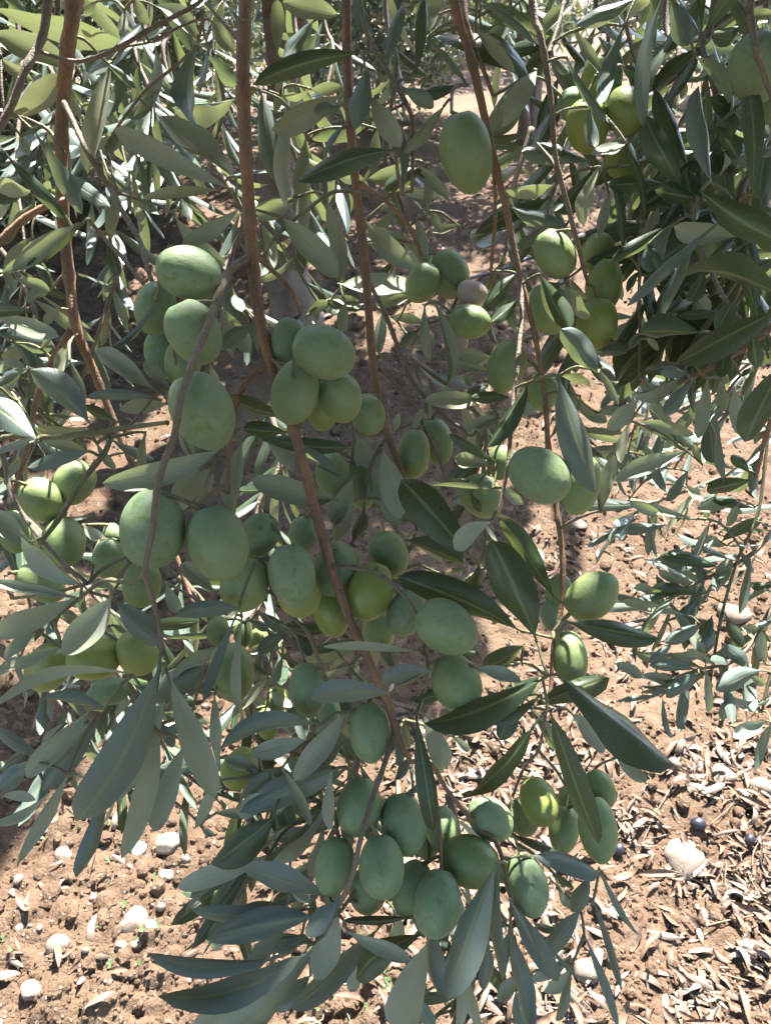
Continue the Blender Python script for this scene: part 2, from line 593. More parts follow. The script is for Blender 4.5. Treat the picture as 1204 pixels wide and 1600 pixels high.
pts = ground_samples(17000, crumb_density)
sz = rng.uniform(0.0016, 0.0058, len(pts)) * (1 + 1.5 * (rng.uniform(size=len(pts)) > 0.93))
sz = sz * (0.8 + 0.25 * pts[:, 1])
pos = np.column_stack([pts, ground_h(pts[:, 0], pts[:, 1]) + sz * 0.25])
bigc = sz > np.percentile(sz, 84)
V, Fc = lumps(pos[bigc], sz[bigc], ICO2, 0.85, 0.10)
V1, F1 = lumps(pos[~bigc], sz[~bigc], ICO1, 0.85, 0.2)
V, Fc = np.concatenate([V, V1]), np.concatenate([Fc, F1 + len(V)])
pts = ground_samples(420, crumb_density)
sz = rng.uniform(0.006, 0.017, len(pts))
pos = np.column_stack([pts, ground_h(pts[:, 0], pts[:, 1]) + sz * 0.05])
V1, F1 = lumps(pos, sz, ICO3, 0.6, 0.07)
V, Fc = np.concatenate([V, V1]), np.concatenate([Fc, F1 + len(V)])
link('soil_crumbs', big_mesh('soil_crumbs', V, Fc, M_SOIL, False), kind='stuff', label='loose crumbs and clods of reddish soil scattered over the ground')

pts = ground_samples(360, lambda px, py: 0.9 if (px < 520 and py > 1180) else 0.55)
sz = rng.uniform(0.002, 0.0055, len(pts)) * (0.8 + 0.3 * pts[:, 1])
pos = np.column_stack([pts, ground_h(pts[:, 0], pts[:, 1]) + sz * 0.2])
V, Fc = lumps(pos, sz, ICO2, 0.7, 0.07)
link('gravel', big_mesh('gravel', V, Fc, M_STONE), kind='stuff', label='small pale pebbles scattered through the soil')

# ---------------------------------------------------------------- dry leaf litter
def litter_density(px, py):
    d = 0.10
    if px > 800 and py > 1120: d = 1.0
    elif px > 800 and py > 820: d = 0.45
    elif py > 1480 and px > 420: d = 0.8
    elif px > 620 and py > 1100: d = 0.7
    elif py > 1300 and px < 420: d = 0.06
    elif py < 700: d = 0.18
    n = float(vnoise(px / 110.0, py / 80.0, 31))
    return d * (1.0 if n > -0.12 else 0.16)

def dry_leaf_verts(k):
    r = random.Random(500 + k)
    L, W = r.uniform(0.034, 0.060), r.uniform(0.007, 0.0125)
    n = 9
    curl = r.choice([0.4, 0.9, 1.4, 2.0, 2.8, 3.6]) * r.choice([1, -1]) ; cup = r.uniform(0.25, 1.3) * r.choice([1, 1, -1])
    tw = r.uniform(-1.2, 1.2)
    v, f = [], []
    ang, y, z = -curl / 2, 0.0, 0.0
    cols = 5
    for i in range(n):
        t = i / (n - 1)
        w = W / 2 * max(0.05, (math.sin(math.pi * min(1, t * 0.96 + 0.02)) ** 0.7))
        for j in range(cols):
            u = -1 + 2 * j / (cols - 1)
            a = cup * u
            xx = w * math.sin(a) / max(abs(cup), 0.3); zz = w * (1 - math.cos(a)) / max(abs(cup), 0.3) * (1 if cup > 0 else -1)
            b2 = tw * (t - .5)
            v.append((xx * math.cos(b2) - zz * math.sin(b2), y - L / 2, z + xx * math.sin(b2) + zz * math.cos(b2)))
        y += L / (n - 1) * math.cos(ang); z += L / (n - 1) * math.sin(ang)
        ang += curl / (n - 1)
    f = [(i * cols + j, i * cols + j + 1, (i + 1) * cols + j + 1, (i + 1) * cols + j) for i in range(n - 1) for j in range(cols - 1)]
    v = np.array(v)
    v[:, 2] -= np.percentile(v[:, 2], 20)
    v[:, 1] -= v[:, 1].mean()
    return v, np.array(f)
DRY = [dry_leaf_verts(k) for k in range(14)]

def leaf_matrix(x, y, s, lift):
    z = gh(x, y) + lift
    flip = math.pi if random.random() < 0.42 else 0
    return Matrix.Translation((x, y, z)) @ Matrix.Rotation(random.uniform(0, 6.283), 4, 'Z') @ Matrix.Rotation(random.gauss(0, 0.28), 4, 'X') @ Matrix.Rotation(flip + random.gauss(0, 0.35), 4, 'Y') @ Matrix.Scale(s, 4)

pts = ground_samples(4200, litter_density)
V, Fc, off = [], [], 0
for (x, y) in pts:
    v, f = DRY[random.randrange(14)]
    m = np.array(leaf_matrix(x, y, random.uniform(0.4, 1.2), random.uniform(0.001, 0.010)))
    V.append(v @ m[:3, :3].T + m[:3, 3]); Fc.append(f + off); off += len(v)
link('leaf_litter', big_mesh('leaf_litter', np.concatenate(V), np.concatenate(Fc), M_DRY), kind='stuff', label='thick litter of dry grey brown olive leaves on the soil')

pts = ground_samples(260, litter_density)
V, Fc, off = [], [], 0
for (x, y) in pts:
    a = random.uniform(0, 6.28); L = random.uniform(.03, .13)
    ctrl = []
    for k in range(4):
        q = (k / 3 - .5) * L
        xx, yy = x + q * math.cos(a) + random.gauss(0, .004), y + q * math.sin(a) + random.gauss(0, .004)
        ctrl.append(Vector((xx, yy, gh(xx, yy) + random.uniform(.004, .014))))
    c, rr = catmull(ctrl, [.0013, .0012, .001, .0006], 3)
    v, f = tube(c, rr, 5, .1)
    f = [q for q in f if len(q) == 4]
    V.append(np.array([tuple(p) for p in v])); Fc.append(np.array(f) + off); off += len(v)
link('twig_litter', big_mesh('twig_litter', np.concatenate(V), np.concatenate(Fc), M_TWIG), kind='stuff', label='thin dry twigs mixed into the leaf litter on the soil')

dry_meshes = [big_mesh('fallen_leaf', v, f, M_DRY) for v, f in DRY]
pts = ground_samples(300, lambda px, py: litter_density(px, py) if (py > 1080 and 330 < px < 1220) else 0.0, 300, 1230, 1000, 1640)
for (x, y) in pts:
    o = link('fallen_leaf', random.choice(dry_meshes), label='dry curled olive leaf lying loose on top of the leaf litter', category='fallen leaf', group='dry leaves fallen on the soil')
    o.matrix_basis = leaf_matrix(x, y, random.uniform(0.9, 1.3), random.uniform(0.008, 0.018))

# ---------------------------------------------------------------- stones (cx, cy, width, height in the photograph)
STONES = [
 (265,1321,46,28,0,'flattish white stone on sunlit soil below the drooping leaves'),
 (105,1337,30,26,0,'small bluish white stone at the edge of the dark shade patch'),
 (72,1300,22,20,0,'small white stone deep in the shade patch under the leaves'),
 (212,1442,52,28,0,'flat white stone casting a dark shadow on the sandy soil'),
 (98,1479,38,40,0,'rounded white stone standing highest on the sandy soil'),
 (35,1381,18,14,0,'tiny tan pebble beside the dark shade patch, upper of two'),
 (25,1398,18,13,0,'tiny lilac pebble beside the dark shade patch, lower of two'),
 (241,1456,22,15,1,'pinkish pebble touching the flat white stone'),
 (151,1410,15,12,0,'small pale pebble above the flat white stone'),
 (256,1424,14,18,0,'upright white pebble right behind the flat white stone'),
 (195,1488,22,16,0,'pale pebble in front of the flat white stone'),
 (217,1481,19,13,0,'small pale pebble in front of the pinkish pebble'),
 (57,1556,38,24,0,'broken white stone low in the sandy corner'),
 (37,1456,17,16,0,'white pebble close to the picture edge beyond the rounded stone'),
 (218,1330,30,26,1,'greyish stone half hidden behind a hanging olive leaf tip'),
 (310,1396,32,24,1,'brownish stone lying under the lowest leaf tips'),
 (262,1369,24,17,1,'small reddish stone in front of the flattish white stone'),
 (293,1347,16,22,0,'upright pale pebble next to the flattish white stone'),
 (1072,1314,72,50,0,'large angular pale stone block amid the leaf litter'),
 (1190,1214,38,40,0,'bright white stone cut off by the picture edge'),
 (917,1494,44,56,0,'white stone standing behind the lowest hanging leaves'),
 (1146,946,52,36,0,'pale stone behind the small leaved branch'),
 (1175,1455,26,26,1,'round brownish stone amid the leaf litter'),
 (1166,1406,24,18,0,'pale pebble above the round brownish stone'),
 (834,862,34,44,1,'grey stone beside the dark leaves in mid picture'),
 (890,1196,66,44,0,'wide pale stone behind the sunlit olives'),
 (1132,1196,42,26,0,'pale stone left of the bright white stone'),
 (902,822,26,18,0,'small pale stone on the reddish soil above the lone side olive'),
]
def stone_mesh(k, angular):
    v, f = ICO3
    r = np.random.default_rng(900 + k)
    v = v.copy()
    for _ in range(9 if angular else 5):      # chop flat facets
        d = r.normal(size=3); d /= np.linalg.norm(d)
        lim = r.uniform(0.62, 0.88)
        s = v @ d
        v -= np.outer(np.maximum(s - lim, 0), d) * 0.9
    w = np.zeros(len(v))
    for q in range(3):
        a = r.normal(size=3) * (2 + 2 * q)
        w += np.sin(v @ a + r.uniform(0, 6)) * 0.05 / (1 + q)
    v *= (1 + w)[:, None]
    return v, f
for k, (cx, cy, w, h, grey, lab) in enumerate(STONES):
    g = G(cx, cy + h * 0.3)
    d = (g - CAM).dot(FWD)
    W = w * d / F
    H = h * d / F
    v, f = stone_mesh(k, k in (3, 18, 12))
    z = gh(g.x, g.y)
    sc = np.array([W / 2.05, W / 2.3, max(H * 0.44, W * 0.28)])
    me = big_mesh('stone', v * sc, f, M_GREY if grey else M_STONE)
    o = link('stone', me, label=lab, category='stone', group='stones on the soil')
    o.location = (g.x, g.y, z + sc[2] * 0.12)
    o.rotation_euler = (random.uniform(-.15, .15), random.uniform(-.15, .15), random.uniform(-.5, .5))

# ---------------------------------------------------------------- drip hoses on the ground
def hose(p0, p1, label, r=0.008):
    a, b = G(*p0), G(*p1)
    ctrl = []
    for i in range(9):
        t = -0.6 + 2.2 * i / 8
        p = a.lerp(b, t)
        p.x += 0.015 * math.sin(i * 1.7); p.z = gh(p.x, p.y) + r + 0.006
        ctrl.append(p)
    c, rr = catmull(ctrl, [r] * 9, 8)
    v, f = tube(c, rr, 10, 0.0)
    link('irrigation_hose', make_mesh('irrigation_hose', v, f, M_HOSE), label=label, category='hose')
hose((488, 514), (782, 421), 'thin black drip hose on shaded soil behind the paired olives')
hose((1100, 112), (1180, 86), 'far black drip hose crossing the pale soil near the top', 0.010)

# ---------------------------------------------------------------- trees
def crown_mesh(name, centers, per, spread, size, seed, keep=None, wide=0.115):
    r = np.random.default_rng(seed)
    n = len(centers) * per
    c = np.repeat(np.asarray(centers), per, 0) + np.clip(r.normal(0, 1, (n, 3)), -2, 2) * spread
    c = c[c[:, 2] > 1.3] if keep is not None else c
    if keep is not None: c = c[keep(c)]
    n = len(c)
    d = r.normal(size=(n, 3)); d[:, 2] -= 0.35; d /= np.linalg.norm(d, axis=1)[:, None]
    nn = r.normal(size=(n, 3)); nn[:, 2] += 0.9
    nn -= d * np.sum(nn * d, 1)[:, None]; nn /= np.linalg.norm(nn, axis=1)[:, None]
    s = np.cross(d, nn)
    L = (size * r.uniform(0.75, 1.25, n))[:, None]; W = L * wide
    rows = [c - d * L * .5, c - d * L * .15 + s * W - nn * W * .25, c + d * L * .22 + s * W * .92 - nn * W * .25, c + d * L * .5,
            c + d * L * .22 - s * W * .92 - nn * W * .25, c - d * L * .15 - s * W - nn * W * .25]
    V = np.stack(rows, 1).reshape(-1, 3)
    base = (np.arange(n) * 6)[:, None]
    f = np.concatenate([base + np.array([[0, 1, 2, 3]]), base + np.array([[0, 3, 4, 5]])])
    return big_mesh(name, V, f, M_CROWN, False)

def trunk_mesh(ctrl, rads, sides=14):
    c, rr = catmull([Vector(p) for p in ctrl], rads, 7)
    v, f = tube(c, rr, sides, 0.10)
    out = []
    for i, p in enumerate(v):
        k = i // sides
        a = (i % sides) / sides * 6.283
        q = c[k]
        out.append(q + (p - q) * (1 + 0.16 * math.sin(3 * a + k * 0.35) + 0.10 * math.sin(5 * a - k * 0.6)))
    return make_mesh('trunk', out, f, M_TRUNK)

# crown overhead, out of view, shaped for its shade: leaves cut along the sunbeams
def crown_shade_mask(p):
    gx = p[:, 0] - SUN.x / SUN.z * p[:, 2]
    gy = p[:, 1] - SUN.y / SUN.z * p[:, 2]
    gap = vnoise(gx * 9, gy * 9, 77) + 0.7 * vnoise(gx * 21, gy * 21, 78)
    coarse = vnoise(gx * 2.6, gy * 2.6, 79) + 0.6 * vnoise(gx * 7, gy * 7, 80)
    v = np.stack([gx, gy, np.full_like(gx, -CAM.z)], 1)
    d = np.maximum(v @ np.array(FWD), 0.05)
    px, py = 602 + F * gx / d, 800 - F * (v @ np.array(UP)) / d
    wob = 190 * coarse
    py0, px0 = py, px
    px, py = px + wob, py + 0.5 * wob
    front = gap > np.where(gx < -0.22, 0.50, np.where(gx < -0.08, 0.5, -1.0))          # over the nearest olives
    behind = gap > np.where((gx > 0.02) & (gy > -0.12), 9.0, np.where(gx < -0.3, 9.0, np.where(gx < -0.2, 0.9, 0.4)))
    front = front & (gx > -0.33) & ((gx + 0.08) ** 2 + (gy + 0.32) ** 2 > 0.05 ** 2)
    near = np.where(gy < -0.62, True, np.where(gy < -0.24, front, behind))
    t = np.full_like(gx, 0.05)
    t = np.where(py < 360, -0.3, t)
    t = np.where((px < 800) & (py > 360), -0.6, t)
    t = np.where((px < 800) & (py > 1000), -0.8, t)
    t = np.where((px > 800) & (py > 640), 0.95, t)
    t = np.where(py0 > 1150, 9.0, t)
    t = np.where((px0 < 110) & (py0 > 1100) & (py0 < 1340 - px0), -9.0, t)
    return np.where(gy < 0.36, near, coarse > t)

def host_tree():
    b = G(462, 522); b.z = gh(b.x, b.y)
    root = empty('olive_tree', b, label='olive tree with gnarled grey trunk seen between the hanging branches', category='tree')
    child('trunk', trunk_mesh([b + Vector(q) for q in ((0.02, 0, -0.08), (0, 0, 0.05), (-0.03, 0.02, 0.32), (-0.02, 0.0, 0.62), (0.04, -0.03, 0.95), (0.02, -0.06, 1.35))],
                              [0.13, 0.10, 0.075, 0.066, 0.066, 0.06]), root, b)
    for tip, r in (((-0.9, 0.3, 1.9), .045), ((0.9, 0.2, 2.0), .05), ((0.2, 0.9, 2.2), .05)):
        t = Vector(tip)
        ctrl = [b + Vector((0.02, -0.06, 1.2)), b + Vector((0, -0.05, 1.3)) + t * 0.25, b + Vector((t.x * .6, t.y * .6, 1.3 + (t.z - 1.0) * .6)), b + t + Vector((0, 0, .3))]
        c, rr = catmull(ctrl, [r, r * .9, r * .6, r * .3], 6)
        v, f = tube(c, rr, 8, 0.1)
        child('limb', make_mesh('limb', v, f, M_TRUNK), root, b)
    cs = []
    while len(cs) < 3300:
        p = Vector((random.uniform(-3.2, 2.8), random.uniform(-0.9, 6.4), random.uniform(1.42, 3.5)))
        e = ((p.x + 0.2) / 3.0) ** 2 + ((p.y - 2.6) / 3.6) ** 2 + ((p.z - 1.4) / 2.1) ** 2
        if e > 1 or (p - CAM).length < 0.38: continue
        cs.append(tuple(p))
    for _ in range(420):      # unseen clumps added right above the olives to shade them
        cs.append((random.uniform(-.35, .5), random.uniform(0.35, 1.5), random.uniform(1.42, 2.3)))
    child('crown', crown_mesh('crown', cs, 52, 0.10, 0.085, 5, crown_shade_mask, 0.14), root, b)
host_tree()

bg_crowns = {}
def back_tree(base_px, height, rx, low, seed, label, lean=0.0, nclump=330, size=0.062, trunk_r=0.10, depth=None, per=42):
    b = G(*base_px) if depth is None else Vector((base_px[0], depth, 0))
    b.z = 0.0
    root = empty('olive_tree', b, label=label, category='tree', group='olive trees of the orchard behind')
    r = random.Random(seed)
    n = 2 + seed % 2
    for k in range(n):
        a = r.uniform(0, 6.28)
        s = Vector((math.cos(a), math.sin(a), 0))
        ctrl = [b + s * 0.03 + Vector((0, 0, -0.1)), b + s * 0.08 + Vector((0, 0, 0.35)), b + s * (0.2 + r.uniform(0, .15)) + Vector((lean * .4, 0, 0.9)), b + s * rx * .4 + Vector((lean, 0, height * .62))]
        rr = trunk_r * (1 if k == 0 else 0.75)
        child('trunk', trunk_mesh(ctrl, [rr * 1.3, rr, rr * .8, rr * .4], 10), root, b)
    cs = []
    while len(cs) < nclump:
        p = Vector((r.uniform(-1, 1), r.uniform(-1, 1), r.uniform(-1, 1)))
        l = p.length
        if l > 1 or l < 0.45: continue
        q = Vector((p.x * rx + lean, p.y * rx, (low + height) / 2 + p.z * (height - low) / 2))
        if q.z < 0.08 or (b + q - CAM).length < 1.0: continue
        if math.sin(q.x * 3.1 + seed) + math.sin(q.y * 2.7 + seed * 2) + math.sin(q.z * 4.3) < -1.1: continue
        cs.append(tuple(b + q))
    child('crown', crown_mesh('crown', cs, per, 0.085, size, seed), root, b)

back_tree((-2.35, 0), 3.0, 1.55, 0.0, 3, 'low bushy olive tree sweeping the ground behind the left branches', nclump=1150, depth=4.9, per=46, size=.078)
back_tree((826, 228), 3.4, 1.9, 0.75, 4, 'distant olive tree with thin forked trunk right of centre', trunk_r=0.075, nclump=600, per=40, size=.10)
back_tree((3.7, 0), 3.0, 1.9, 0.25, 5, 'distant olive tree with low crown at the upper right', depth=9.2, nclump=600, per=40, size=.115)
back_tree((-0.7, 0), 3.3, 1.9, 0.05, 6, 'distant olive tree behind the gnarled trunk', depth=8.2, nclump=650, per=40, size=.115)
back_tree((-4.6, 0), 3.4, 2.0, 0.1, 7, 'farther olive tree behind the low bushy one', depth=10.0, nclump=400, per=36, size=.14)
back_tree((1.6, 0), 3.4, 2.4, 0.1, 8, 'farthest olive tree between the two distant ones', depth=14.0, nclump=400, per=36, size=.17)
back_tree((7.0, 0), 3.4, 2.4, 0.1, 9, 'farthest olive tree out beyond the upper right crown', depth=14.5, nclump=350, per=36, size=.17)
back_tree((-3.2, 0), 3.4, 2.4, 0.1, 10, 'farthest olive tree in the row behind the centre', depth=16.5, nclump=350, per=36, size=.17)
# unseen trees added around the camera to block sky light
for x, y, k, h, lab in ((-4.2, 0.6, 11, 3.4, 'unseen olive tree added left of the hanging branches to block sky light'), (4.4, 0.4, 12, 3.4, 'unseen olive tree added right of the hanging branches to block sky light'),
                        (-3.6, -4.6, 13, 3.2, 'unseen olive tree added behind the viewpoint to block sky light, leftmost of three'), (0.3, -5.2, 14, 3.2, 'unseen olive tree added behind the viewpoint to block sky light, middle of three'),
                        (4.0, -4.8, 15, 3.2, 'unseen olive tree added behind the viewpoint to block sky light, rightmost of three')):
    back_tree((x, 0), h, 2.1, 0.0, k, lab, depth=y, nclump=560, per=20, size=.17)

# ================================================================ THE HANGING BRANCHES
BR = {}     # name -> (root, base, bend)
NET = []    # (point, branch, radius) of every stem point

def branch(key, label, first):
    base = first
    BR[key] = (empty('olive_branch', base, label=label, category='olive branch', group='olive branches hanging in front'), base)

def stem(key, pts, mat, name='stem', up=False, sides=10, knot=0.22):
    """pts: (x, y, width in pixels, depth in cm)"""
    v = [P(x, y, d / 100) for x, y, w, d in pts]
    r = [w * d / 100 / F / 2 * 0.80 for x, y, w, d in pts]
    if up:
        dr = (v[0] - v[1]).normalized()
        e1 = v[0] + dr * 0.10 + Vector((0, 0.02, 0.05))
        e2 = e1 + Vector((0.0, 0.14, 0.20))
        v = [e2, e1] + v
        r = [r[0] * 1.25, r[0] * 1.1] + r
    for i in range(1, len(v) - 1):
        v[i] = v[i] + Vector((random.gauss(0, .0007), random.gauss(0, .0015), random.gauss(0, .0007)))
    c, rr = catmull(v, r, 7)
    if key not in BR:
        branch(key, LABELS[key], c[0].copy())
    root, base = BR[key]
    vv, ff = tube(c, rr, sides, 0.035, knot)
    child(name, make_mesh(name, vv, ff, mat), root, base)
    for p, q in zip(c, rr):
        NET.append((p, key, q))

LABELS = {
 'main': 'thick reddish brown branch hanging through the centre, loaded with green olives',
 'second': 'brown branch right of the thick central one, with sparse olives',
 'right': 'reddish brown branch slanting from the top beside the big lone olive',
 'greytwig': 'thin grey hanging twig ending in the cluster of yellow green olives',
 'leftstem': 'long brown branch hanging down the left side, bare of olives',
 'topleft': 'thin greyish stem crossing the upper left corner',
 'leftbrown': 'short brown branch pushing in from the left edge under the corner leaves',
 'leftgrey': 'slender grey twig slanting down toward the topmost left olives',
 'lefttwig': 'grey green leafy shoot reaching in horizontally from the left edge',
 'leftolive': 'twig at the left edge holding the sunlit olives and pale leaves',
 'upright': 'thin grey branch slanting in from the upper right corner',
 'dark': 'dark leafy branch in deep shade at the right edge',
 'small': 'sunlit branch of small narrow leaves over the soil on the right',
 'corner': 'pale twig carrying the large olive cut off at the upper right',
 'toptwig': 'short leafy shoot hanging from the top between two brown branches',
}

stem('main', [(386,-40,27,34.5),(380,100,27,35),(383,250,25,35.5),(394,400,25,36),(406,480,23,36),(425,570,22,36),(455,680,21,36),(490,800,20,36),(516,885,19,36),(545,960,18,36),(575,1032,17,36),(600,1095,15,36),(622,1150,12,36),(642,1192,9,36)], M_STEM, up=True)
stem('main', [(388,404,18,36),(356,430,16,34.2),(330,490,15,31.7),(310,548,15,30.5),(285,612,14.5,29.6),(266,680,14,29.5),(253,750,14,29.5),(240,820,13,29.6),(229,890,12,29.8),(236,925,10,30.3),(245,975,8,31),(248,1040,8,31),(240,1090,7,31.2),(235,1135,6,31.5)], M_TWIG, 'twig')
stem('main', [(425,570,12,36),(395,580,12,36.2),(376,610,12,36.3),(363,650,11,36.3),(358,705,10,36.5),(357,770,8,37)], M_STEM, 'twig')
stem('main', [(397,398,10,36),(428,420,9,36.5),(452,452,9,36.5),(470,490,8,36)], M_STEM, 'twig')
stem('main', [(424,560,9,36),(440,575,7,34.8),(462,590,6,34)], M_TWIG, 'twig')
stem('main', [(519,884,11,36),(560,890,9,35.5),(600,905,9,35),(632,930,8,34.6),(650,958,8,34.2)], M_TWIG, 'twig')
stem('main', [(424,925,7,36),(450,958,8,36.5),(478,985,8,37),(500,1020,8,37.5),(512,1065,6,38)], M_TWIG, 'twig')
stem('main', [(617,1140,11,36),(600,1190,11,35.2),(578,1250,11,34.3),(562,1320,11,33.2),(546,1380,11,33.2),(522,1430,11,33.5),(505,1462,8,33.8)], M_TWIG, 'twig')
stem('main', [(640,1190,9,36),(672,1202,9,36),(702,1240,9,36.3),(740,1285,9,36.5),(775,1306,9,36),(786,1345,8,35.5)], M_STEM, 'twig')
stem('main', [(668,1200,6,36.2),(680,1260,6,36.2),(686,1310,7,35.6),(689,1362,6,35)], M_STEM, 'twig')
stem('main', [(600,1095,7,36.2),(575,1075,6,37),(545,1040,5,37.5),(520,1010,5,38)], M_TWIG, 'twig')
stem('main', [(668,985,6,34.5),(668,1015,6,35),(664,1060,6,35.5),(655,1110,5,36)], M_GREEN, 'twig')
stem('main', [(258,1040,7,31.2),(268,1075,6,31.3),(262,1110,5,31.5)], M_TWIG, 'twig')
stem('main', [(229,893,9,29.9),(205,912,9,31.5),(160,916,9,32.5),(120,935,8,33),(92,962,6,33.5)], M_GREEN, 'twig')
stem('main', [(320,395,5,37.5),(352,425,6,36)], M_TWIG, 'twig')
stem('second', [(538,-40,20,40),(545,120,19,41),(552,260,18,41.5),(566,400,18,42),(575,480,17,42),(588,590,15,42),(604,670,13,42),(626,740,11,42),(652,832,7,42)], M_STEM, up=True)
stem('second', [(570,430,9,42),(602,500,9,43),(640,590,8,43.5),(682,640,8,43.5),(738,682,6,43)], M_TWIG, 'twig')
stem('second', [(592,575,8,42),(640,622,8,43),(668,680,8,43.5),(690,722,7,44),(700,765,5,44)], M_TWIG, 'twig')
stem('second', [(562,285,8,41.5),(610,318,8,43),(637,360,8,44),(660,405,6,45)], M_STEM, 'twig')
stem('second', [(605,680,8,42),(582,722,8,42),(570,770,7,42),(566,840,6,42)], M_TWIG, 'twig')
stem('second', [(548,585,8,42.5),(549,640,7,42.3),(548,700,7,42),(545,740,6,42)], M_TWIG, 'twig')
stem('second', [(560,300,8,41.5),(520,300,8,40),(470,335,8,39.5),(430,370,8,39),(412,400,7,38)], M_GREEN, 'twig')
stem('right', [(703,-40,18,38.5),(735,95,17,39),(770,238,15,39.5),(792,335,13,40),(815,440,11,40.5),(833,525,10,41),(846,620,10,41),(856,700,11,41),(868,790,11,40.8),(876,870,11,40.3),(876,950,10,40),(866,1010,9,39.5),(858,1070,8,39),(851,1120,6,38.5)], M_STEM, up=True)
stem('right', [(815,440,8,40.5),(812,500,9,39.5),(806,560,9,38.5),(798,650,9,37.5),(790,730,8,36.8),(778,800,6,36.5)], M_TWIG, 'twig')
stem('right', [(851,1120,6,38.5),(838,1165,6,39),(818,1200,6,39.5),(800,1245,5,40)], M_TWIG, 'twig')
stem('right', [(836,1168,5,39),(868,1200,6,39.6),(890,1232,5,40),(915,1260,4,40)], M_TWIG, 'twig')
stem('right', [(730,132,8,39.5),(708,140,7,37.5),(705,175,6,35.5)], M_TWIG, 'twig')
stem('right', [(768,240,6,39.8),(770,330,7,41),(772,400,7,42),(765,450,6,43)], M_STEM, 'twig')
stem('right', [(722,-30,11,44),(730,30,11,44),(735,55,10,44),(770,150,8,44)], M_STEM, 'twig')
stem('right', [(852,1055,7,39),(820,1040,6,38),(780,1045,5,37)], M_GREEN, 'twig')
stem('right', [(876,965,7,40),(862,985,7,37.5),(866,1000,6,35.5)], M_GREEN, 'twig')
stem('greytwig', [(826,-40,14,36.5),(843,60,13,37),(858,150,11,37.5),(869,250,10,38),(889,328,10,39),(905,400,9,40.5),(918,445,6,42)], M_TWIG, up=True)
stem('greytwig', [(885,-20,7,39),(872,40,7,38.5),(856,85,7,37.8)], M_TWIG, 'twig')
stem('leftstem', [(122,-40,31,39),(108,80,28,40),(98,200,25,41),(97,330,24,42),(104,420,22,42.5),(120,512,19,43),(150,590,15,44),(178,655,14,44.5),(208,722,13,45),(240,790,11,45.5),(272,862,11,46),(302,945,8,46)], M_STEM, up=True)
stem('leftstem', [(112,515,15,43),(82,570,14,43.5),(62,625,12,44),(46,690,11,44),(22,770,9,44)], M_STEM, 'twig')
stem('leftstem', [(100,240,10,41),(70,205,8,41),(40,185,7,41)], M_TWIG, 'twig')
stem('topleft', [(78,-40,18,37),(60,50,17,37),(40,115,16,37),(15,165,15,37),(-25,240,14,37)], M_TWIG)
stem('topleft', [(325,-25,8,38),(312,5,8,38),(240,40,9,38),(175,82,9,38),(120,95,8,38.4),(60,80,7,37.5)], M_TWIG, 'twig')
stem('topleft', [(322,5,6,38),(345,35,7,37.5),(372,62,6,37)], M_TWIG, 'twig')
stem('topleft', [(318,15,6,38),(312,60,5,39),(285,95,6,40),(230,140,6,41),(190,185,6,42),(165,230,5,43)], M_TWIG, 'twig')
stem('leftbrown', [(-40,412,18,41),(0,378,17,41),(38,345,15,41),(72,322,12,41),(105,310,8,41.5)], M_STEM)
stem('leftgrey', [(100,160,10,38),(120,190,10,37.5),(142,235,10,37),(170,290,10,37),(195,335,11,36.5),(215,380,10,36),(238,430,9,35),(262,490,6,34.5),(275,570,5,34.5)], M_TWIG)
stem('leftgrey', [(140,345,8,38),(165,375,8,38),(195,408,8,37.5),(225,445,6,37)], M_TWIG, 'twig')
stem('lefttwig', [(-40,692,12,35.5),(30,684,11,35.5),(80,680,11,35),(140,679,11,35),(200,668,10,34.8),(262,660,8,33.5)], M_GREEN)
stem('lefttwig', [(172,683,9,35),(160,712,11,35),(130,755,11,35),(95,808,11,35.2),(62,850,8,35.5)], M_GREEN, 'twig')
stem('lefttwig', [(62,690,6,35.3),(40,640,6,36),(10,600,5,37)], M_GREEN, 'twig')
stem('lefttwig', [(200,668,6,34.8),(225,640,6,34.8),(240,618,5,35)], M_TWIG, 'twig')
stem('leftolive', [(-30,660,10,39),(0,712,10,39),(25,770,9,39),(58,835,9,38),(100,880,8,37),(138,912,8,36)], M_TWIG)
stem('leftolive', [(138,912,7,36),(80,925,6,36),(20,935,6,37)], M_GREEN, 'twig')
stem('upright', [(1240,-20,12,45),(1185,5,11,45),(1128,32,11,45),(1085,88,11,45),(1042,128,9,45),(1012,150,7,44),(1000,220,6,44),(1005,300,6,44),(1000,400,6,43),(999,500,6,43),(998,590,5,43)], M_TWIG, up=False)
stem('upright', [(1012,150,6,44),(985,60,7,42),(972,-20,8,40)], M_TWIG, 'twig')
stem('upright', [(1003,250,6,44),(975,255,5,43),(950,262,5,42)], M_TWIG, 'twig')
stem('dark', [(1260,470,16,36),(1204,518,15,36.5),(1150,548,13,37),(1095,586,9,37.5),(1060,600,6,38)], M_STEM)
stem('dark', [(1240,360,10,34),(1180,330,9,34.2),(1160,300,7,34.5)], M_STEM, 'twig')
stem('dark', [(1180,530,9,36.8),(1130,470,8,37.5),(1100,400,7,38),(1080,330,6,38)], M_TWIG, 'twig')
stem('dark', [(1204,655,11,38),(1190,700,8,38.5),(1180,745,6,39)], M_STEM, 'twig')
stem('small', [(1215,560,7,70),(1195,700,6,70),(1180,800,6,70),(1152,880,6,70),(1126,970,6,70),(1112,1060,5,69),(1105,1110,4,68)], M_GREEN)
stem('small', [(1140,920,5,70),(1100,900,5,70),(1080,860,5,70)], M_GREEN, 'twig')
stem('small', [(1120,990,5,70),(1080,965,5,69),(1040,970,5,69)], M_GREEN, 'twig')
stem('small', [(1112,1050,5,69),(1080,1060,5,68),(1040,1065,4,68)], M_GREEN, 'twig')
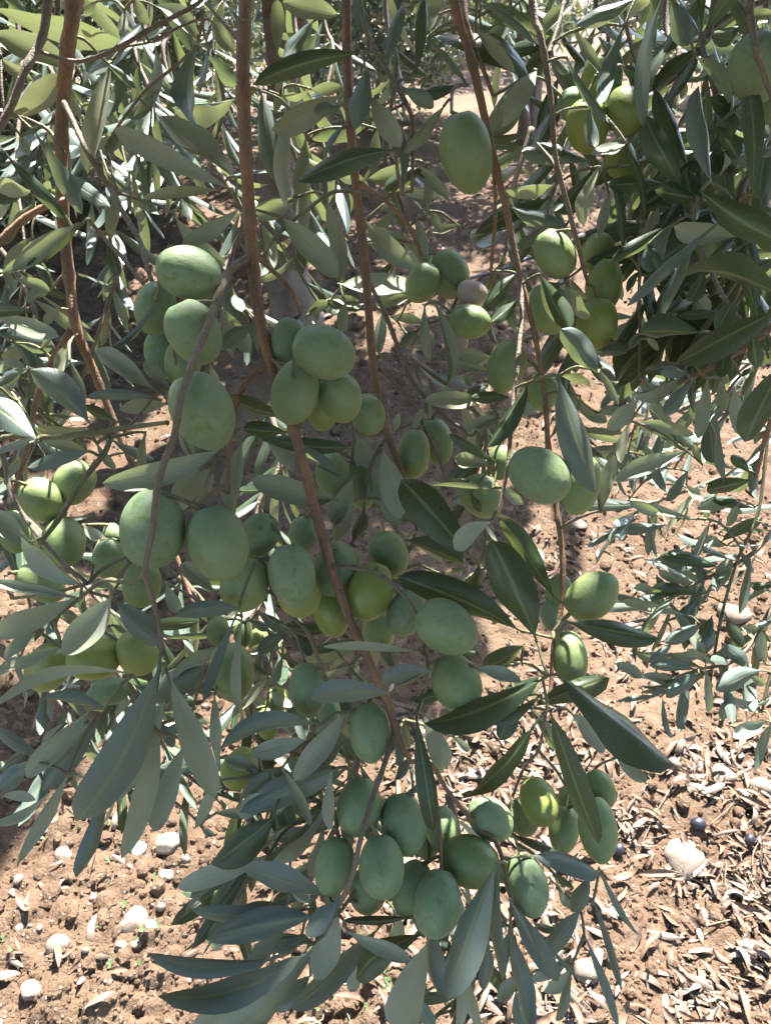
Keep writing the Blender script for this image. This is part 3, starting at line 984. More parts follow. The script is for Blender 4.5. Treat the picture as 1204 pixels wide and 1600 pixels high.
stem('small', [(1160,860,5,70),(1120,812,5,70),(1060,810,5,70),(1020,800,4,70)], M_GREEN, 'twig')
stem('small', [(1230,1010,8,66),(1204,1060,7,66),(1190,1110,5,66)], M_GREEN, 'twig')
stem('corner', [(1166,-40,14,31),(1168,20,14,31),(1176,80,12,31),(1188,110,10,31.5),(1220,200,7,32.5)], M_TWIG, up=True)
stem('toptwig', [(560,-40,8,37),(572,45,9,37),(590,85,10,37),(612,128,10,37),(636,165,9,37),(645,200,7,38),(643,300,6,38.5)], M_TWIG, up=True)
stem('toptwig', [(636,160,6,37),(608,172,6,38),(585,172,5,39)], M_TWIG, 'twig')

# ---------------------------------------------------------------- olives
def olive_mesh(k):
    r = random.Random(70 + k)
    ns, nr = 24, 18
    verts, faces = [], []
    point, egg = r.choice([0, 0, 0.02, 0.05, 0.08]), r.uniform(-0.09, 0.10)
    for i in range(nr + 1):
        a = math.pi * i / nr
        z = math.cos(a)
        rad = math.sin(a) ** 0.93
        rad *= 1 + egg * z
        if z < -0.9: z -= point * (-z - 0.9) / 0.1
        if z > 0.965: z = 0.965 - (z - 0.965) * 1.6      # stalk dimple
        for s in range(ns):
            b = 2 * math.pi * s / ns
            q = rad * (1 + 0.012 * math.sin(2 * b + k) + 0.012 * math.sin(3 * b + z * 3 + k * 2))
            verts.append((q * math.cos(b), q * math.sin(b), z))
    for i in range(nr):
        for s in range(ns):
            a, b = i * ns + s, i * ns + (s + 1) % ns
            faces.append((a, a + ns, b + ns, b))
    return make_mesh('olive', verts, faces, M_OLIVE)
OLIVE = [olive_mesh(k) for k in range(6)]

# cx, cy, length, width, direction of the stalk (0 up, 90 right), depth cm, tint
OLIVES = [
 (295,427,100,83,-75,33,'b'),(243,482,82,64,10,35,'b'),(303,520,104,84,-28,32.5,'b'),(254,552,78,56,-10,37.5,'b'),(285,568,76,56,0,36.5,'g'),
 (316,642,124,98,-25,31.6,'b'),(239,826,126,101,4,31.6,'b'),(340,848,120,94,-18,31.8,'b'),(405,836,64,60,30,36,'b'),(383,911,90,74,20,34.8,'g'),
 (474,834,56,46,0,39,'b'),(456,898,100,74,-8,34.4,'b'),(466,926,70,68,-20,35.8,'y'),(524,890,86,72,20,37.6,'b'),(517,957,80,56,-15,38,'y'),
 (578,923,94,70,18,36.8,'y'),(607,866,72,62,-20,39,'g'),(592,985,60,52,0,41,'g'),(634,957,78,58,25,37,'b'),(650,934,52,46,20,38,'g'),
 (697,980,104,82,-58,33.6,'b'),(712,1065,90,76,-25,35.6,'g'),(481,1076,84,60,-5,38,'b'),(577,1143,92,66,-5,36.2,'b'),(514,1112,46,36,0,42,'b'),
 (506,550,98,82,-66,34,'b'),(449,532,74,52,15,36.2,'b'),(461,612,102,74,12,35.2,'g'),(531,620,76,68,-15,36.2,'g'),(503,646,52,46,0,39,'y'),
 (575,648,62,54,-10,40.5,'g'),(520,742,72,54,-10,41,'g'),(562,758,80,46,-12,43,'g'),(645,709,80,54,8,43,'g'),(680,689,74,54,-15,45,'g'),
 (660,442,62,52,30,45,'g'),(701,428,78,62,-18,46,'g'),(733,502,67,54,-80,44,'g'),(737,458,50,40,-80,44.8,'p'),(711,522,60,36,-20,45.2,'p'),
 (791,572,82,60,15,42,'g'),(728,238,119,80,-10,35.8,'g'),(866,397,80,60,-30,41,'g'),(858,482,80,66,-20,42,'g'),(932,396,60,52,25,46,'y'),
 (944,446,84,54,10,45,'y'),(932,507,84,64,8,43.5,'y'),(848,612,60,48,0,45,'g'),(842,742,102,84,-55,34.6,'b'),(906,757,96,62,12,37.4,'g'),
 (752,776,70,62,-40,46,'g'),(782,722,56,40,0,44,'g'),(923,932,90,70,-128,36.5,'g'),(889,1028,86,56,-8,39.6,'g'),(872,920,48,38,20,42,'g'),
 (862,960,52,34,0,42,'b'),(917,198,78,66,-10,41.5,'y'),(978,174,68,62,150,41,'y'),(900,165,56,50,-60,44,'b'),(927,122,64,40,15,43,'y'),
 (955,118,76,34,5,43,'b'),(970,252,72,46,-15,45,'y'),(1183,106,96,84,-10,33,'b'),(1200,150,60,70,10,34.5,'b'),(1104,382,56,40,0,42,'g'),
 (66,781,68,62,-40,42,'g'),(116,754,72,62,40,43,'g'),(100,846,74,66,-10,42,'g'),(171,872,62,52,20,45,'b'),(175,834,34,28,0,48,'b'),
 (63,911,78,54,-60,40,'g'),(22,830,68,48,-10,44,'g'),(222,912,76,60,10,37.5,'g'),(76,1042,72,66,30,40,'y'),(146,1030,82,66,80,38.5,'y'),
 (214,1020,64,62,-30,38.8,'y'),(171,1080,62,44,80,41,'b'),(362,1049,92,70,-10,40,'g'),(341,985,46,36,0,42,'g'),(380,990,44,30,0,43,'g'),
 (431,1096,48,36,20,47,'y'),(376,1200,62,56,30,41,'y'),(418,1130,50,36,0,46,'y'),(403,1000,40,30,20,45,'y'),
 (561,1260,90,70,8,36.2,'b'),(630,1287,94,70,-12,36.2,'b'),(522,1353,88,61,12,35,'b'),(596,1353,94,71,-4,34.4,'b'),(574,1392,60,58,0,37,'b'),
 (643,1387,84,60,20,36.6,'b'),(683,1411,100,74,8,34.4,'b'),(733,1346,84,78,-75,36,'g'),(690,1296,72,52,-10,38,'b'),(667,1322,40,34,0,38.5,'b'),
 (766,1280,68,62,-50,37,'b'),(821,1381,94,67,-18,36,'b'),(841,1252,76,58,-18,39.5,'y'),(816,1276,58,48,-20,41.5,'g'),(880,1296,72,48,5,41,'g'),
 (890,1250,44,40,0,43,'y'),(933,1294,96,60,-8,38,'g'),(936,1232,60,46,-30,40,'g'),
]
TINT = {'b': (0.05, 1.0, 0.0), 'g': (0.22, 0.62, 0.0), 'y': (0.62, 0.30, 0.0), 'p': (0.2, 0.5, 0.85)}

class Net:
    def __init__(self):
        self.p = np.array([tuple(n[0]) for n in NET])
        self.k = [n[1] for n in NET]
        self.r = [n[2] for n in NET]
    def near(self, q, keys=None):
        d = np.linalg.norm(self.p - np.array(q), axis=1)
        i = int(d.argmin())
        return i, float(d[i])
    def add(self, pts, key, r):
        self.p = np.concatenate([self.p, np.array([tuple(x) for x in pts])])
        self.k += [key] * len(pts)
        self.r += [r] * len(pts)
net = Net()

def connector(a, b, r0, r1, sag=0.12):
    """curved little stalk from a (on a stem) to b"""
    L = (b - a).length
    perp = (b - a).orthogonal().normalized()
    mid1 = a.lerp(b, 0.35) + Vector((0, 0, 1)) * L * sag + perp * L * random.uniform(-.08, .08)
    mid2 = a.lerp(b, 0.75) + Vector((0, 0, 1)) * L * sag * 0.7
    return catmull([a, mid1, mid2, b], [r0, r0 * .9, r1, r1], 4)

jobs = []
for i, (cx, cy, ln, wd, ang, d, tint) in enumerate(OLIVES):
    d = d / 100
    c = P(cx, cy, d)
    wr = wd * d / F
    lp = ln * d / F
    L = max(lp, wr * 1.24)
    a = math.radians(ang)
    view = ray(cx, cy).normalized()
    flat = (RIGHT * math.sin(a) + UP * math.cos(a))
    flat = (flat - view * flat.dot(view)).normalized()
    tilt = math.sqrt(max(L * L - lp * lp, 0.0)) * (1 if random.random() < .75 else -1)
    axis = (flat * lp - view * tilt).normalized()
    # the outline of a tilted ovoid is a little longer than its axis projects
    m = frame(c, axis.cross(view) if abs(axis.dot(view)) < .98 else axis.orthogonal(), axis)
    m = m @ Matrix.Rotation(random.uniform(0, 6.28), 4, 'Z') @ Matrix.Diagonal((wr / 2, wr / 2, L / 2, 1))
    jobs.append(('olive', c + axis * L / 2 * 0.94, axis, m, tint, i, wr))

# ---------------------------------------------------------------- leaves read from the photograph
# zoom-in offsets (ox, oy); rows: base x, base y, tip x, tip y, width (zoomed pixels), depth cm, face seen
K = 1204 / 420.0
LEAVES = {
 (0, 0): """-60 20 540 180 130 43 U;-60 140 290 290 130 45 U;20 540 260 330 105 43 Y;500 270 395 780 100 42.5 U;690 180 600 520 60 43 U;880 200 895 575 112 38.5 P;
 1045 850 510 580 105 38 U;1065 800 725 520 150 39.5 U;985 850 640 890 55 41 Y;1075 930 815 1110 85 39 U;780 960 1010 1190 85 43 U;20 680 290 980 70 36.5 T;150 580 370 960 75 37 P;
 345 1005 55 1215 95 36 Y;375 1000 120 1190 70 36.5 T;525 850 495 1090 62 43 Y;490 1050 530 1235 60 40 T;600 -20 670 110 55 42 U;680 20 880 170 75 45 U;930 80 1055 225 105 43 U;930 240 1060 380 85 46 P;
 480 280 610 395 40 42 P;150 860 -60 800 90 42 U;1060 440 770 480 95 44 U;720 400 560 520 70 43 P;680 490 672 850 28 42 T;440 0 380 70 60 44 P;1000 0 940 120 60 45 U;560 40 540 170 45 43 U;
 150 1060 20 1204 60 43 U;270 560 340 470 50 44 U;0 260 150 360 60 43 Y;160 900 60 1010 60 43 U;90 600 130 700 50 44 U;560 560 470 680 60 43 P;240 880 330 1010 55 42 U""",
 (400, 0): """475 235 -10 380 105 36 T;390 420 70 580 130 38 Y;495 310 445 580 110 35.5 P;385 470 260 500 70 37 P;625 670 185 810 118 34.5 T;510 440 645 660 105 36 U;845 470 660 690 60 37 Y;
 650 390 795 480 90 36 P;900 385 725 400 90 38 T;590 290 655 20 70 37 P;525 190 445 -20 70 38 P;710 350 755 -10 60 37 T;385 70 120 10 110 42 U;95 250 95 0 70 44 Y;260 90 115 275 125 43 P;
 20 400 95 810 130 42 P;150 480 130 930 85 41 U;225 600 215 1060 95 43 U;395 560 305 710 35 41 P;105 965 365 1245 130 39 U;310 880 370 1265 85 41 U;480 980 705 1200 105 46 U;480 1080 700 1130 110 49 U;
 655 880 645 560 42 38 P;720 730 860 895 55 42 Y;765 970 785 750 55 44 U;770 740 575 850 80 45 T;720 715 505 800 90 46 Y;715 960 765 1170 60 45 U;780 940 830 1030 80 47 Y;915 1010 790 1040 45 47 Y;
 765 160 1215 330 130 45 T;975 130 1160 325 60 40 Y;985 -10 1240 190 38 39 P;1000 20 1240 130 90 45 T;1235 335 1035 605 110 43 U;765 170 945 385 30 38.5 P;190 880 -10 960 105 43 U;
 240 400 380 390 60 44 Y;100 430 240 390 70 45 Y;130 340 150 500 60 45 U;400 570 250 620 70 43 P;540 570 520 780 60 44 U;1000 180 1110 90 60 46 U;640 920 560 940 40 44 U;
 700 1090 480 1050 70 50 U;20 1000 80 1204 60 44 U;110 1100 140 1170 60 43 Y;820 60 770 140 80 47 U;880 30 700 60 80 48 Y""",
 (784, 0): """605 -10 330 112 80 36 P;725 -30 628 565 75 33.5 P;665 -20 650 235 60 36 P;755 -20 832 205 100 35.5 P;905 20 845 175 60 45 U;548 110 438 465 78 36 P;325 130 445 340 60 37 U;
 285 250 475 550 45 36 P;395 470 415 660 60 37 P;560 635 400 695 120 36.5 U;858 250 1015 465 80 36 P;935 825 880 385 100 33.5 P;1115 875 1085 335 98 33.5 T;832 755 688 395 92 41 T;812 855 638 515 132 40 T;
 745 830 475 825 75 40 T;885 890 685 850 110 39 T;540 1145 488 790 50 40 T;632 1025 555 675 42 40 T;245 830 15 850 110 41 Y;415 745 235 945 130 40.5 T;440 740 368 1015 80 40 U;
 405 725 85 680 90 44 P;35 920 275 1010 80 43 P;280 1030 60 1110 60 44 P;880 850 1265 1090 150 33 T;1065 1060 770 1015 110 36 U;980 985 560 1370 58 34 P;775 1000 490 1175 70 38 T;765 1010 640 1215 90 38 P;
 950 560 1055 710 130 39 T;1120 420 1230 530 110 38 T;1215 600 1150 890 100 37 T;860 1000 820 760 120 40 T;1080 1100 990 1260 90 37 T;1000 600 950 780 90 41 T;1230 240 1000 400 80 39 T;1150 700 1230 640 70 36 P;
 985 50 1215 62 50 46 Y;795 330 790 465 60 50 U;700 920 640 1080 70 42 Y;780 950 650 900 70 42 T;480 860 430 1060 50 42 U;300 0 180 160 70 41 U;40 60 190 190 70 40 T;-10 100 150 110 80 43 U;
 160 310 0 570 100 41 U;520 290 640 350 60 41 T;560 330 640 430 60 42 T;150 640 290 690 60 42 T;420 820 330 930 60 43 P;600 980 700 1010 70 43 U;1130 1040 1230 1120 100 36 T;900 700 780 800 80 41 T;
 430 160 500 280 50 43 P;90 -10 230 150 90 42 T;220 260 300 330 60 44 P;180 240 270 100 50 45 U""",
 (0, 380): """410 820 135 565 130 34.5 P;175 885 -80 700 150 34 P;-20 650 85 580 60 35 P;190 865 -30 950 45 34.5 U;405 930 125 1005 72 34.5 P;405 820 155 835 80 37 U;530 805 375 735 90 36 T;690 690 385 690 55 35 P;
 695 660 425 480 100 37 U;765 660 645 530 90 36 U;760 720 535 745 80 37 Y;1005 915 460 1075 122 32.5 U;890 970 790 1200 130 36 U;705 250 498 462 48 34 Y;320 430 260 605 70 42 Y;310 520 375 730 40 40 U;
 1135 360 985 475 80 36 P;985 280 1115 490 90 42 U;-20 330 265 420 90 43 U;-20 400 245 470 90 43 P;60 160 225 215 60 43 U;275 290 200 360 50 42 Y;135 560 15 645 50 42 Y;655 840 665 1095 50 38 Y;
 945 540 990 650 60 42 U;1300 780 1025 690 85 36.5 T;1300 850 1090 830 75 37 T;1085 880 1055 1215 110 38 U;60 440 130 560 60 43 P;500 880 690 970 50 39 P;180 880 380 930 70 38 Y;0 140 220 30 75 40 U;
 30 60 60 220 60 43 U;240 200 120 270 60 44 P;120 400 250 470 60 44 U;430 890 520 1010 40 37 Y;880 620 780 560 60 37 P;870 1180 940 1010 90 40 Y;800 840 870 960 50 36 Y;180 480 220 420 60 43 U;
 0 520 110 560 70 44 U;130 690 60 780 60 42 U;20 1080 90 960 40 40 U""",
 (400, 380): """365 180 720 200 115 46 U;700 240 530 285 60 47 Y;755 270 780 525 55 44 U;795 250 850 645 70 43 U;570 300 550 500 60 45 U;735 380 645 465 60 46 P;-20 850 415 915 80 38 T;190 900 375 1035 45 37 P;
 40 880 165 1030 110 39 U;375 1150 -20 1060 125 37 U;445 850 600 1190 140 42 U;565 920 645 1235 120 40 U;440 1040 350 1265 90 40 U;960 1400 650 1058 190 36 T;1065 1100 780 1085 35 39 P;1060 1000 890 960 80 42 Y;
 1085 985 865 855 52 40 T;1045 700 750 705 85 43 Y;1045 575 865 545 50 44 U;1055 510 905 490 80 44 Y;1220 620 1035 915 78 37 T;1170 130 1025 280 85 42 T;1175 250 1055 350 110 38 T;700 840 745 740 40 43 Y;
 1050 630 940 670 60 44 P;1100 780 955 835 90 43 U;1130 690 965 690 60 42 T;220 330 320 260 60 46 Y;330 250 470 290 50 47 Y;400 260 380 400 60 46 U;930 570 960 640 40 45 Y;620 850 640 760 50 45 Y;
 900 400 960 440 60 47 P;600 330 740 350 50 48 U;690 460 800 420 60 48 Y;270 1000 380 1040 45 40 P;1100 1090 1200 1170 60 38 U;960 1120 1010 1204 60 42 T""",
 (784, 380): """165 130 300 390 112 39.5 T;265 180 395 335 90 41 U;435 590 262 385 125 37.5 P;430 560 520 725 40 38 U;250 585 415 1115 152 34.2 P;1275 245 790 145 152 33 T;1245 300 780 535 152 32.5 T;895 400 612 405 110 35 T;
 845 530 638 572 70 36 T;835 585 708 578 70 35 P;855 610 728 765 70 35 P;800 600 585 675 80 36 U;920 600 875 875 70 36 U;980 600 1005 745 80 37 Y;1035 640 1065 860 80 42 U;750 170 765 335 60 44 U;660 680 765 815 40 46 U;
 1265 530 1085 890 152 34 T;920 780 942 985 80 38 T;960 740 992 1065 60 39 P;1125 1060 915 1110 80 40 T;1110 1030 1025 950 60 40 T;620 690 470 835 90 40 U;340 680 450 755 60 41 Y;250 590 395 640 50 40 T;
 590 800 860 860 60 55 U;590 815 820 930 55 55 T;830 930 500 1065 90 58 U;580 790 530 985 50 50 U;830 1020 730 1155 60 60 P;440 1210 500 950 65 38 U;700 1010 640 910 30 60 Y;330 740 470 800 60 42 U;
 560 930 620 1010 60 58 P;1204 830 1130 900 60 44 U;1010 760 960 700 50 45 U;560 1150 700 1204 60 62 U;900 1000 860 900 50 50 Y;820 1080 900 1150 50 62 U;860 0 720 330 60 37 P;560 480 620 400 60 42 P;430 480 560 490 70 42 T;
 1060 600 1110 560 90 38 T;1120 400 1140 560 80 36 T;960 420 1040 260 90 36 T;1000 450 980 600 90 37 T;1230 60 1120 150 120 35 T;1100 0 960 90 110 37 T;650 0 690 130 110 38 T;620 120 560 220 70 41 T;900 110 830 260 110 38 T;
 780 150 720 340 40 39 P;490 430 440 510 60 43 Y;640 420 700 480 50 42 Y;1204 280 1150 360 70 37 T;880 210 930 300 80 39 U""",
 (0, 780): """378 390 95 170 115 33.5 U;150 200 -50 70 150 34.5 U;340 440 -30 372 60 34 U;350 440 -35 605 120 33 Y;505 430 285 695 150 31.6 U;515 450 725 645 130 34 P;1080 490 785 520 90 32.5 P;718 735 340 1440 215 30 P;
 758 780 965 1335 130 31 Y;605 785 -35 935 62 33 Y;480 940 190 890 58 34 P;405 940 120 1245 110 35 U;440 970 190 1310 110 35.5 P;990 650 785 795 80 42 U;940 740 680 905 150 42 P;1062 510 912 905 52 38.5 P;
 1085 520 1085 965 45 38 Y;960 870 985 1215 62 39 Y;690 930 545 1610 110 32 Y;835 1080 690 1490 105 33 U;185 1150 -20 1030 70 37 P;140 1120 0 1210 80 38 T;970 420 808 290 80 36 Y;745 370 805 510 60 42 U;
 280 660 -10 765 60 35 Y;370 110 470 190 90 46 U;390 200 440 330 70 46 P;400 360 500 390 60 44 U;740 900 600 1130 110 40 U;860 980 700 1080 60 41 P;500 560 560 610 60 42 Y;160 540 20 720 60 40 U;
 100 700 -20 800 50 42 U;1204 790 1040 980 60 44 Y;1120 540 1204 590 60 42 P;980 890 1120 870 60 44 Y;720 1000 780 1110 60 42 P;300 1000 180 1130 60 38 U;600 1060 480 1204 90 40 P;1204 640 1120 690 80 44 U""",
 (400, 780): """612 870 240 890 112 32.5 P;792 770 560 825 122 32 P;755 690 300 660 48 33.8 U;405 950 170 1265 110 36 U;245 1080 -20 1145 95 36.5 U;290 1010 -160 1120 100 35 P;1195 600 635 345 140 36 T;1255 640 1055 185 200 34 T;
 1335 445 1090 85 120 37 T;980 755 1185 818 70 35 U;1290 800 750 1005 160 33.6 T;715 960 795 1490 100 34 T;745 960 835 1215 110 37 U;1245 1010 900 1345 125 33.4 T;1060 100 888 225 120 34 U;660 180 925 295 110 40 T;
 640 340 905 372 40 42 U;840 340 945 310 60 43 P;0 500 135 610 60 42 P;140 600 10 700 90 42 P;1000 290 960 430 90 36.5 T;120 700 60 830 60 43 P;690 910 830 870 70 36 T;900 430 930 340 60 38 Y;1040 300 1060 180 60 38 T;
 540 -10 650 115 100 41 U;440 0 340 225 90 40 U;1180 880 1090 1080 110 36 T;1204 650 1010 760 120 38 T;760 620 1000 690 60 37 T;560 640 620 750 70 38 T;430 200 480 60 70 41 T;100 560 330 590 60 40 T;
 230 1050 380 990 60 38 Y;380 1100 290 1204 70 38 P;620 1080 640 1204 60 38 P;50 860 160 930 60 46 Y;660 980 690 1120 50 40 Y;880 1060 950 1130 60 40 U;170 600 250 700 80 39 T;330 540 420 620 80 41 T;0 930 90 1000 60 46 T""",
 (784, 780): """285 548 702 622 125 34.5 T;240 778 772 1192 170 33 T;208 935 430 1545 125 33.5 T;140 930 480 800 120 37 T;300 950 455 1135 90 40 U;120 930 225 1135 80 39 Y;490 1100 645 1265 60 41 U;180 790 -30 905 105 36 T;180 870 -60 995 60 35 T;
 740 115 532 132 62 68 P;860 90 555 0 52 70 U;970 305 705 252 72 69 T;890 430 665 400 62 69 T;700 412 588 400 50 70 U;830 520 535 455 52 68 Y;800 390 700 315 42 70 Y;930 440 755 310 80 71 U;940 520 880 640 60 68 T;
 895 560 725 640 72 67 P;765 640 655 732 42 67 P;875 765 658 742 52 67 P;885 775 735 890 72 66 P;745 862 668 870 45 67 P;810 835 625 790 52 68 U;650 805 505 735 52 69 U;700 720 600 675 60 69 Y;980 640 1105 745 72 68 P;
 1000 520 1075 665 62 69 T;1165 765 955 855 95 66 P;1180 745 1160 595 52 68 U;910 755 925 955 42 67 U;950 410 1032 265 72 69 U;975 195 1165 78 62 70 T;1215 385 1115 392 60 69 T;1185 990 1035 1065 80 64 U;1210 1000 1130 1215 52 64 P;
 1215 540 1140 560 60 68 P;1000 890 980 990 60 66 U;1000 880 1160 945 50 66 Y;840 200 660 290 40 71 P;930 100 850 290 40 70 U;1010 210 860 180 60 70 U;1060 220 1120 330 30 70 P;860 460 780 540 60 69 P;760 480 640 420 50 70 Y;
 900 700 760 690 60 68 Y;860 660 800 600 60 69 U;1100 780 1180 830 60 67 U;1200 880 1140 920 70 66 T;1130 560 1060 580 50 69 U;1204 640 1070 570 60 69 Y;940 560 900 700 60 68 P;690 340 720 440 50 70 P;1210 420 1170 400 90 68 P;
 990 700 1000 800 60 68 P;880 280 900 380 50 70 P;1204 120 1160 110 60 68 P;1060 20 1000 120 60 70 Y;1060 0 870 40 70 71 U;1130 40 940 0 50 71 T""",
 (0, 1180): """480 140 342 548 85 33 P;305 90 82 485 70 34 Y;145 20 -10 160 100 35 P;225 165 -30 310 45 36 Y;1235 270 948 490 160 36 T;1205 450 798 592 100 37 U;1110 505 830 705 24 38 P;1405 685 858 692 85 35.5 P;1425 720 925 825 140 35 P;
 1385 880 708 1078 150 33 P;1250 900 662 888 85 34.5 P;1205 955 855 1240 110 35 U;960 120 875 325 62 38 Y;640 60 530 200 60 40 Y;700 120 580 190 60 41 P;960 260 1130 250 50 42 U;1230 60 1080 190 120 38 P;1180 80 1010 20 80 39 U;
 900 320 960 360 60 42 U;1260 180 1070 270 120 37 U;0 180 160 200 50 40 U;330 30 260 140 60 39 T""",
 (400, 1180): """340 642 -60 505 110 34.5 P;372 648 222 810 130 33.4 P;372 705 265 1005 150 34 U;405 790 692 917 75 33.5 U;750 800 448 1005 125 35 T;772 820 640 1245 182 34.6 Y;1078 478 848 1095 160 32.6 P;1096 468 1102 1015 72 33 P;
 1138 640 1350 1015 85 34.8 P;705 722 388 742 42 35.4 T;335 200 -10 505 95 37 U;180 300 -20 480 110 37.5 T;405 48 -70 255 150 36 P;110 50 245 322 52 35.6 Y;340 60 330 335 55 35.6 U;305 305 240 545 62 38 U;245 720 -90 720 112 36 P;
 285 838 -150 1260 155 35 U;560 760 155 1135 120 37 P;800 780 832 1085 100 35.2 P;925 955 895 1250 62 38 U;930 940 1010 1230 60 37 Y;1040 850 1015 1055 70 37 P;250 830 -20 880 80 37 Y;470 930 420 1060 80 38 U;210 800 100 890 70 37 P;
 640 700 600 900 110 38 U;720 1080 790 1230 80 38 P;580 660 700 560 70 38.5 T;110 820 -60 980 80 37.5 P;390 690 300 760 60 36 T;860 760 720 700 80 37 U;1000 700 960 860 90 37 U;1150 760 1110 1000 70 36.5 P;250 980 90 1150 90 38 P;
 160 200 80 60 80 38 P;60 130 -40 60 110 39 P;150 420 240 370 50 42 U;150 600 240 660 60 40 U;420 40 440 170 60 39 U;690 10 620 110 80 38 P""",
 (784, 1180): """120 450 432 532 100 36 P;395 535 308 700 80 37 P;355 690 185 915 90 38 P;30 640 240 1010 82 34.6 P;30 780 140 1260 92 36 P;430 500 612 805 42 38 P;405 640 535 1045 42 38 P;365 800 520 1225 42 37 P;
 40 350 265 442 45 39 T;140 750 245 775 40 40 T;315 930 240 1190 52 38 P;310 895 130 1010 60 40 U;510 0 640 122 60 41 U;150 770 390 1030 24 37 P;300 960 190 1060 70 40 U;250 580 320 690 90 39 Y;220 520 320 600 40 40 T;
 60 390 100 450 70 40 Y;110 980 -20 1100 80 39 U;60 1050 110 1230 80 39 P""",
}
FACE = {'T': (1, (0.08, 0.0, 0)), 'P': (1, (0.85, 0.0, 0)), 'U': (-1, (0.3, 0.15, 0)), 'Y': (-1, (0.2, 0.75, 0))}  # P: upper face with the sky's blue-grey sheen painted in
def add_leaf_job(x0, y0, x1, y1, w, d, face, seed):
    rr = random.Random(seed)
    lpx = math.hypot(x1 - x0, y1 - y0)
    a, b = P(x0, y0, d), None
    b = P(x1, y1, d + rr.gauss(0, 0.10) * lpx * d / F)
    L = (b - a).length
    side, tone = FACE[face]
    mid = (a + b) / 2
    tocam = (CAM - mid).normalized()
    y = (b - a).normalized()
    n = (tocam - y * tocam.dot(y)).normalized()
    ang = rr.gauss(0, 0.45)
    n = Matrix.Rotation(ang, 3, y) @ n
    W = w * d / F / max(0.6, math.cos(ang)) * 0.90
    if W > L * 0.42: W = L * 0.42
    m = frame(a, y, n * side)
    jobs.append(('leaf', a, y, m, (L, W, tone, seed), seed, W))

s = 0
for (ox, oy), txt in LEAVES.items():
    for row in txt.replace('\n', ' ').split(';'):
        q = row.split()
        if len(q) != 7: continue
        x0, y0, x1, y1, w, d = (float(t) for t in q[:6])
        s += 1
        add_leaf_job(ox + x0 / K, oy + y0 / K, ox + x1 / K, oy + y1 / K, w / K, d / 100, q[6], s)

# attach every olive and leaf, nearest first, to the stems or to twigs already grown
anchors = np.array([tuple(j[1]) for j in jobs])
bd = np.empty(len(jobs)); bi = np.empty(len(jobs), int)
for q in range(len(jobs)):
    bi[q], bd[q] = net.near(anchors[q])
left = set(range(len(jobs)))
while left:
    q = min(left, key=lambda t: bd[t])
    left.discard(q)
    kind, anchor, axis, m, extra, idx, wr = jobs[q]
    i, dist = int(bi[q]), bd[q]
    key = net.k[i]
    root, base = BR[key]
    src = Vector(net.p[i])
    newpts = []
    if kind == 'olive':
        o = child('olive', OLIVE[idx % 6], root, base, m)
        t = TINT[extra]
        o.color = (max(0, min(1, t[0] + random.uniform(-.08, .12))), max(0, min(1, t[1] + random.uniform(-.15, .1))), t[2], 1)
        far = dist > 0.028
        endp = anchor
        if far:       # a twig comes near, the stalk does the rest
            joint = anchor + (src - anchor).normalized() * 0.012 + axis * 0.006
            c, rr = connector(src, joint, 0.0011, 0.0009, 0.10)
            vv, ff = tube(c, rr, 6, 0.05)
            child('twig', make_mesh('twig', vv, ff, M_TWIG), root, base)
            newpts = c[2:]
            src = joint
        c, rr = connector(src, endp - axis * 0.0015, 0.0009, 0.0011, 0.05)
        vv, ff = tube(c, rr, 6, 0.05)
        st = link('stalk', make_mesh('stalk', vv, ff, M_GREEN), o)
        st.matrix_parent_inverse = m.inverted()
        newpts = newpts + c[1:-1]
    else:
        L, W, tone, seed = extra
        rr_ = random.Random(seed + 999)
        v, f, uv = leaf_shape(L, W, bend=rr_.gauss(0.0, 0.065), roll=rr_.uniform(0.08, 0.42), sickle=rr_.gauss(0, 0.035), twist=rr_.gauss(0, 0.5), nl=14, half=3, wave=rr_.uniform(0, .18), seed=seed)
        o = child('leaf', make_mesh('leaf', v, f, M_LEAF, uv), root, base, m)
        o.color = (max(0, min(1, tone[0] + rr_.uniform(-.1, .1))), max(0, min(1, tone[1] + rr_.uniform(-.1, .2))), 0, 1)
        if dist > 0.0025:
            c, rr = connector(src, anchor + axis * 0.001, 0.0010 if dist > .02 else 0.0008, 0.0007, 0.08)
            vv, ff = tube(c, rr, 6, 0.05)
            child('twig', make_mesh('twig', vv, ff, M_GREEN if dist < 0.03 else M_TWIG), root, base)
            newpts = c[1:]
    if newpts:
        n0 = len(net.p)
        net.add(newpts, key, 0.001)
        P2 = np.array([tuple(x) for x in newpts])
        for t in left:
            dd = np.linalg.norm(P2 - anchors[t], axis=1)
            k = int(dd.argmin())
            if dd[k] < bd[t]:
                bd[t], bi[t] = dd[k], n0 + k

# ---------------------------------------------------------------- farther leafy shoots of the same tree, behind the olives
FILL_LEAF = []
for k in range(8):
    r = random.Random(40 + k)
    v, f, uv = leaf_shape(1.0, r.uniform(0.15, 0.21), bend=r.gauss(0, .06), roll=r.uniform(.05, .25), sickle=r.gauss(0, .04), twist=r.gauss(0, .4), nl=8, half=2, wave=.06, seed=300 + k)
    FILL_LEAF.append(make_mesh('leaf', v, f, M_LEAF, uv))

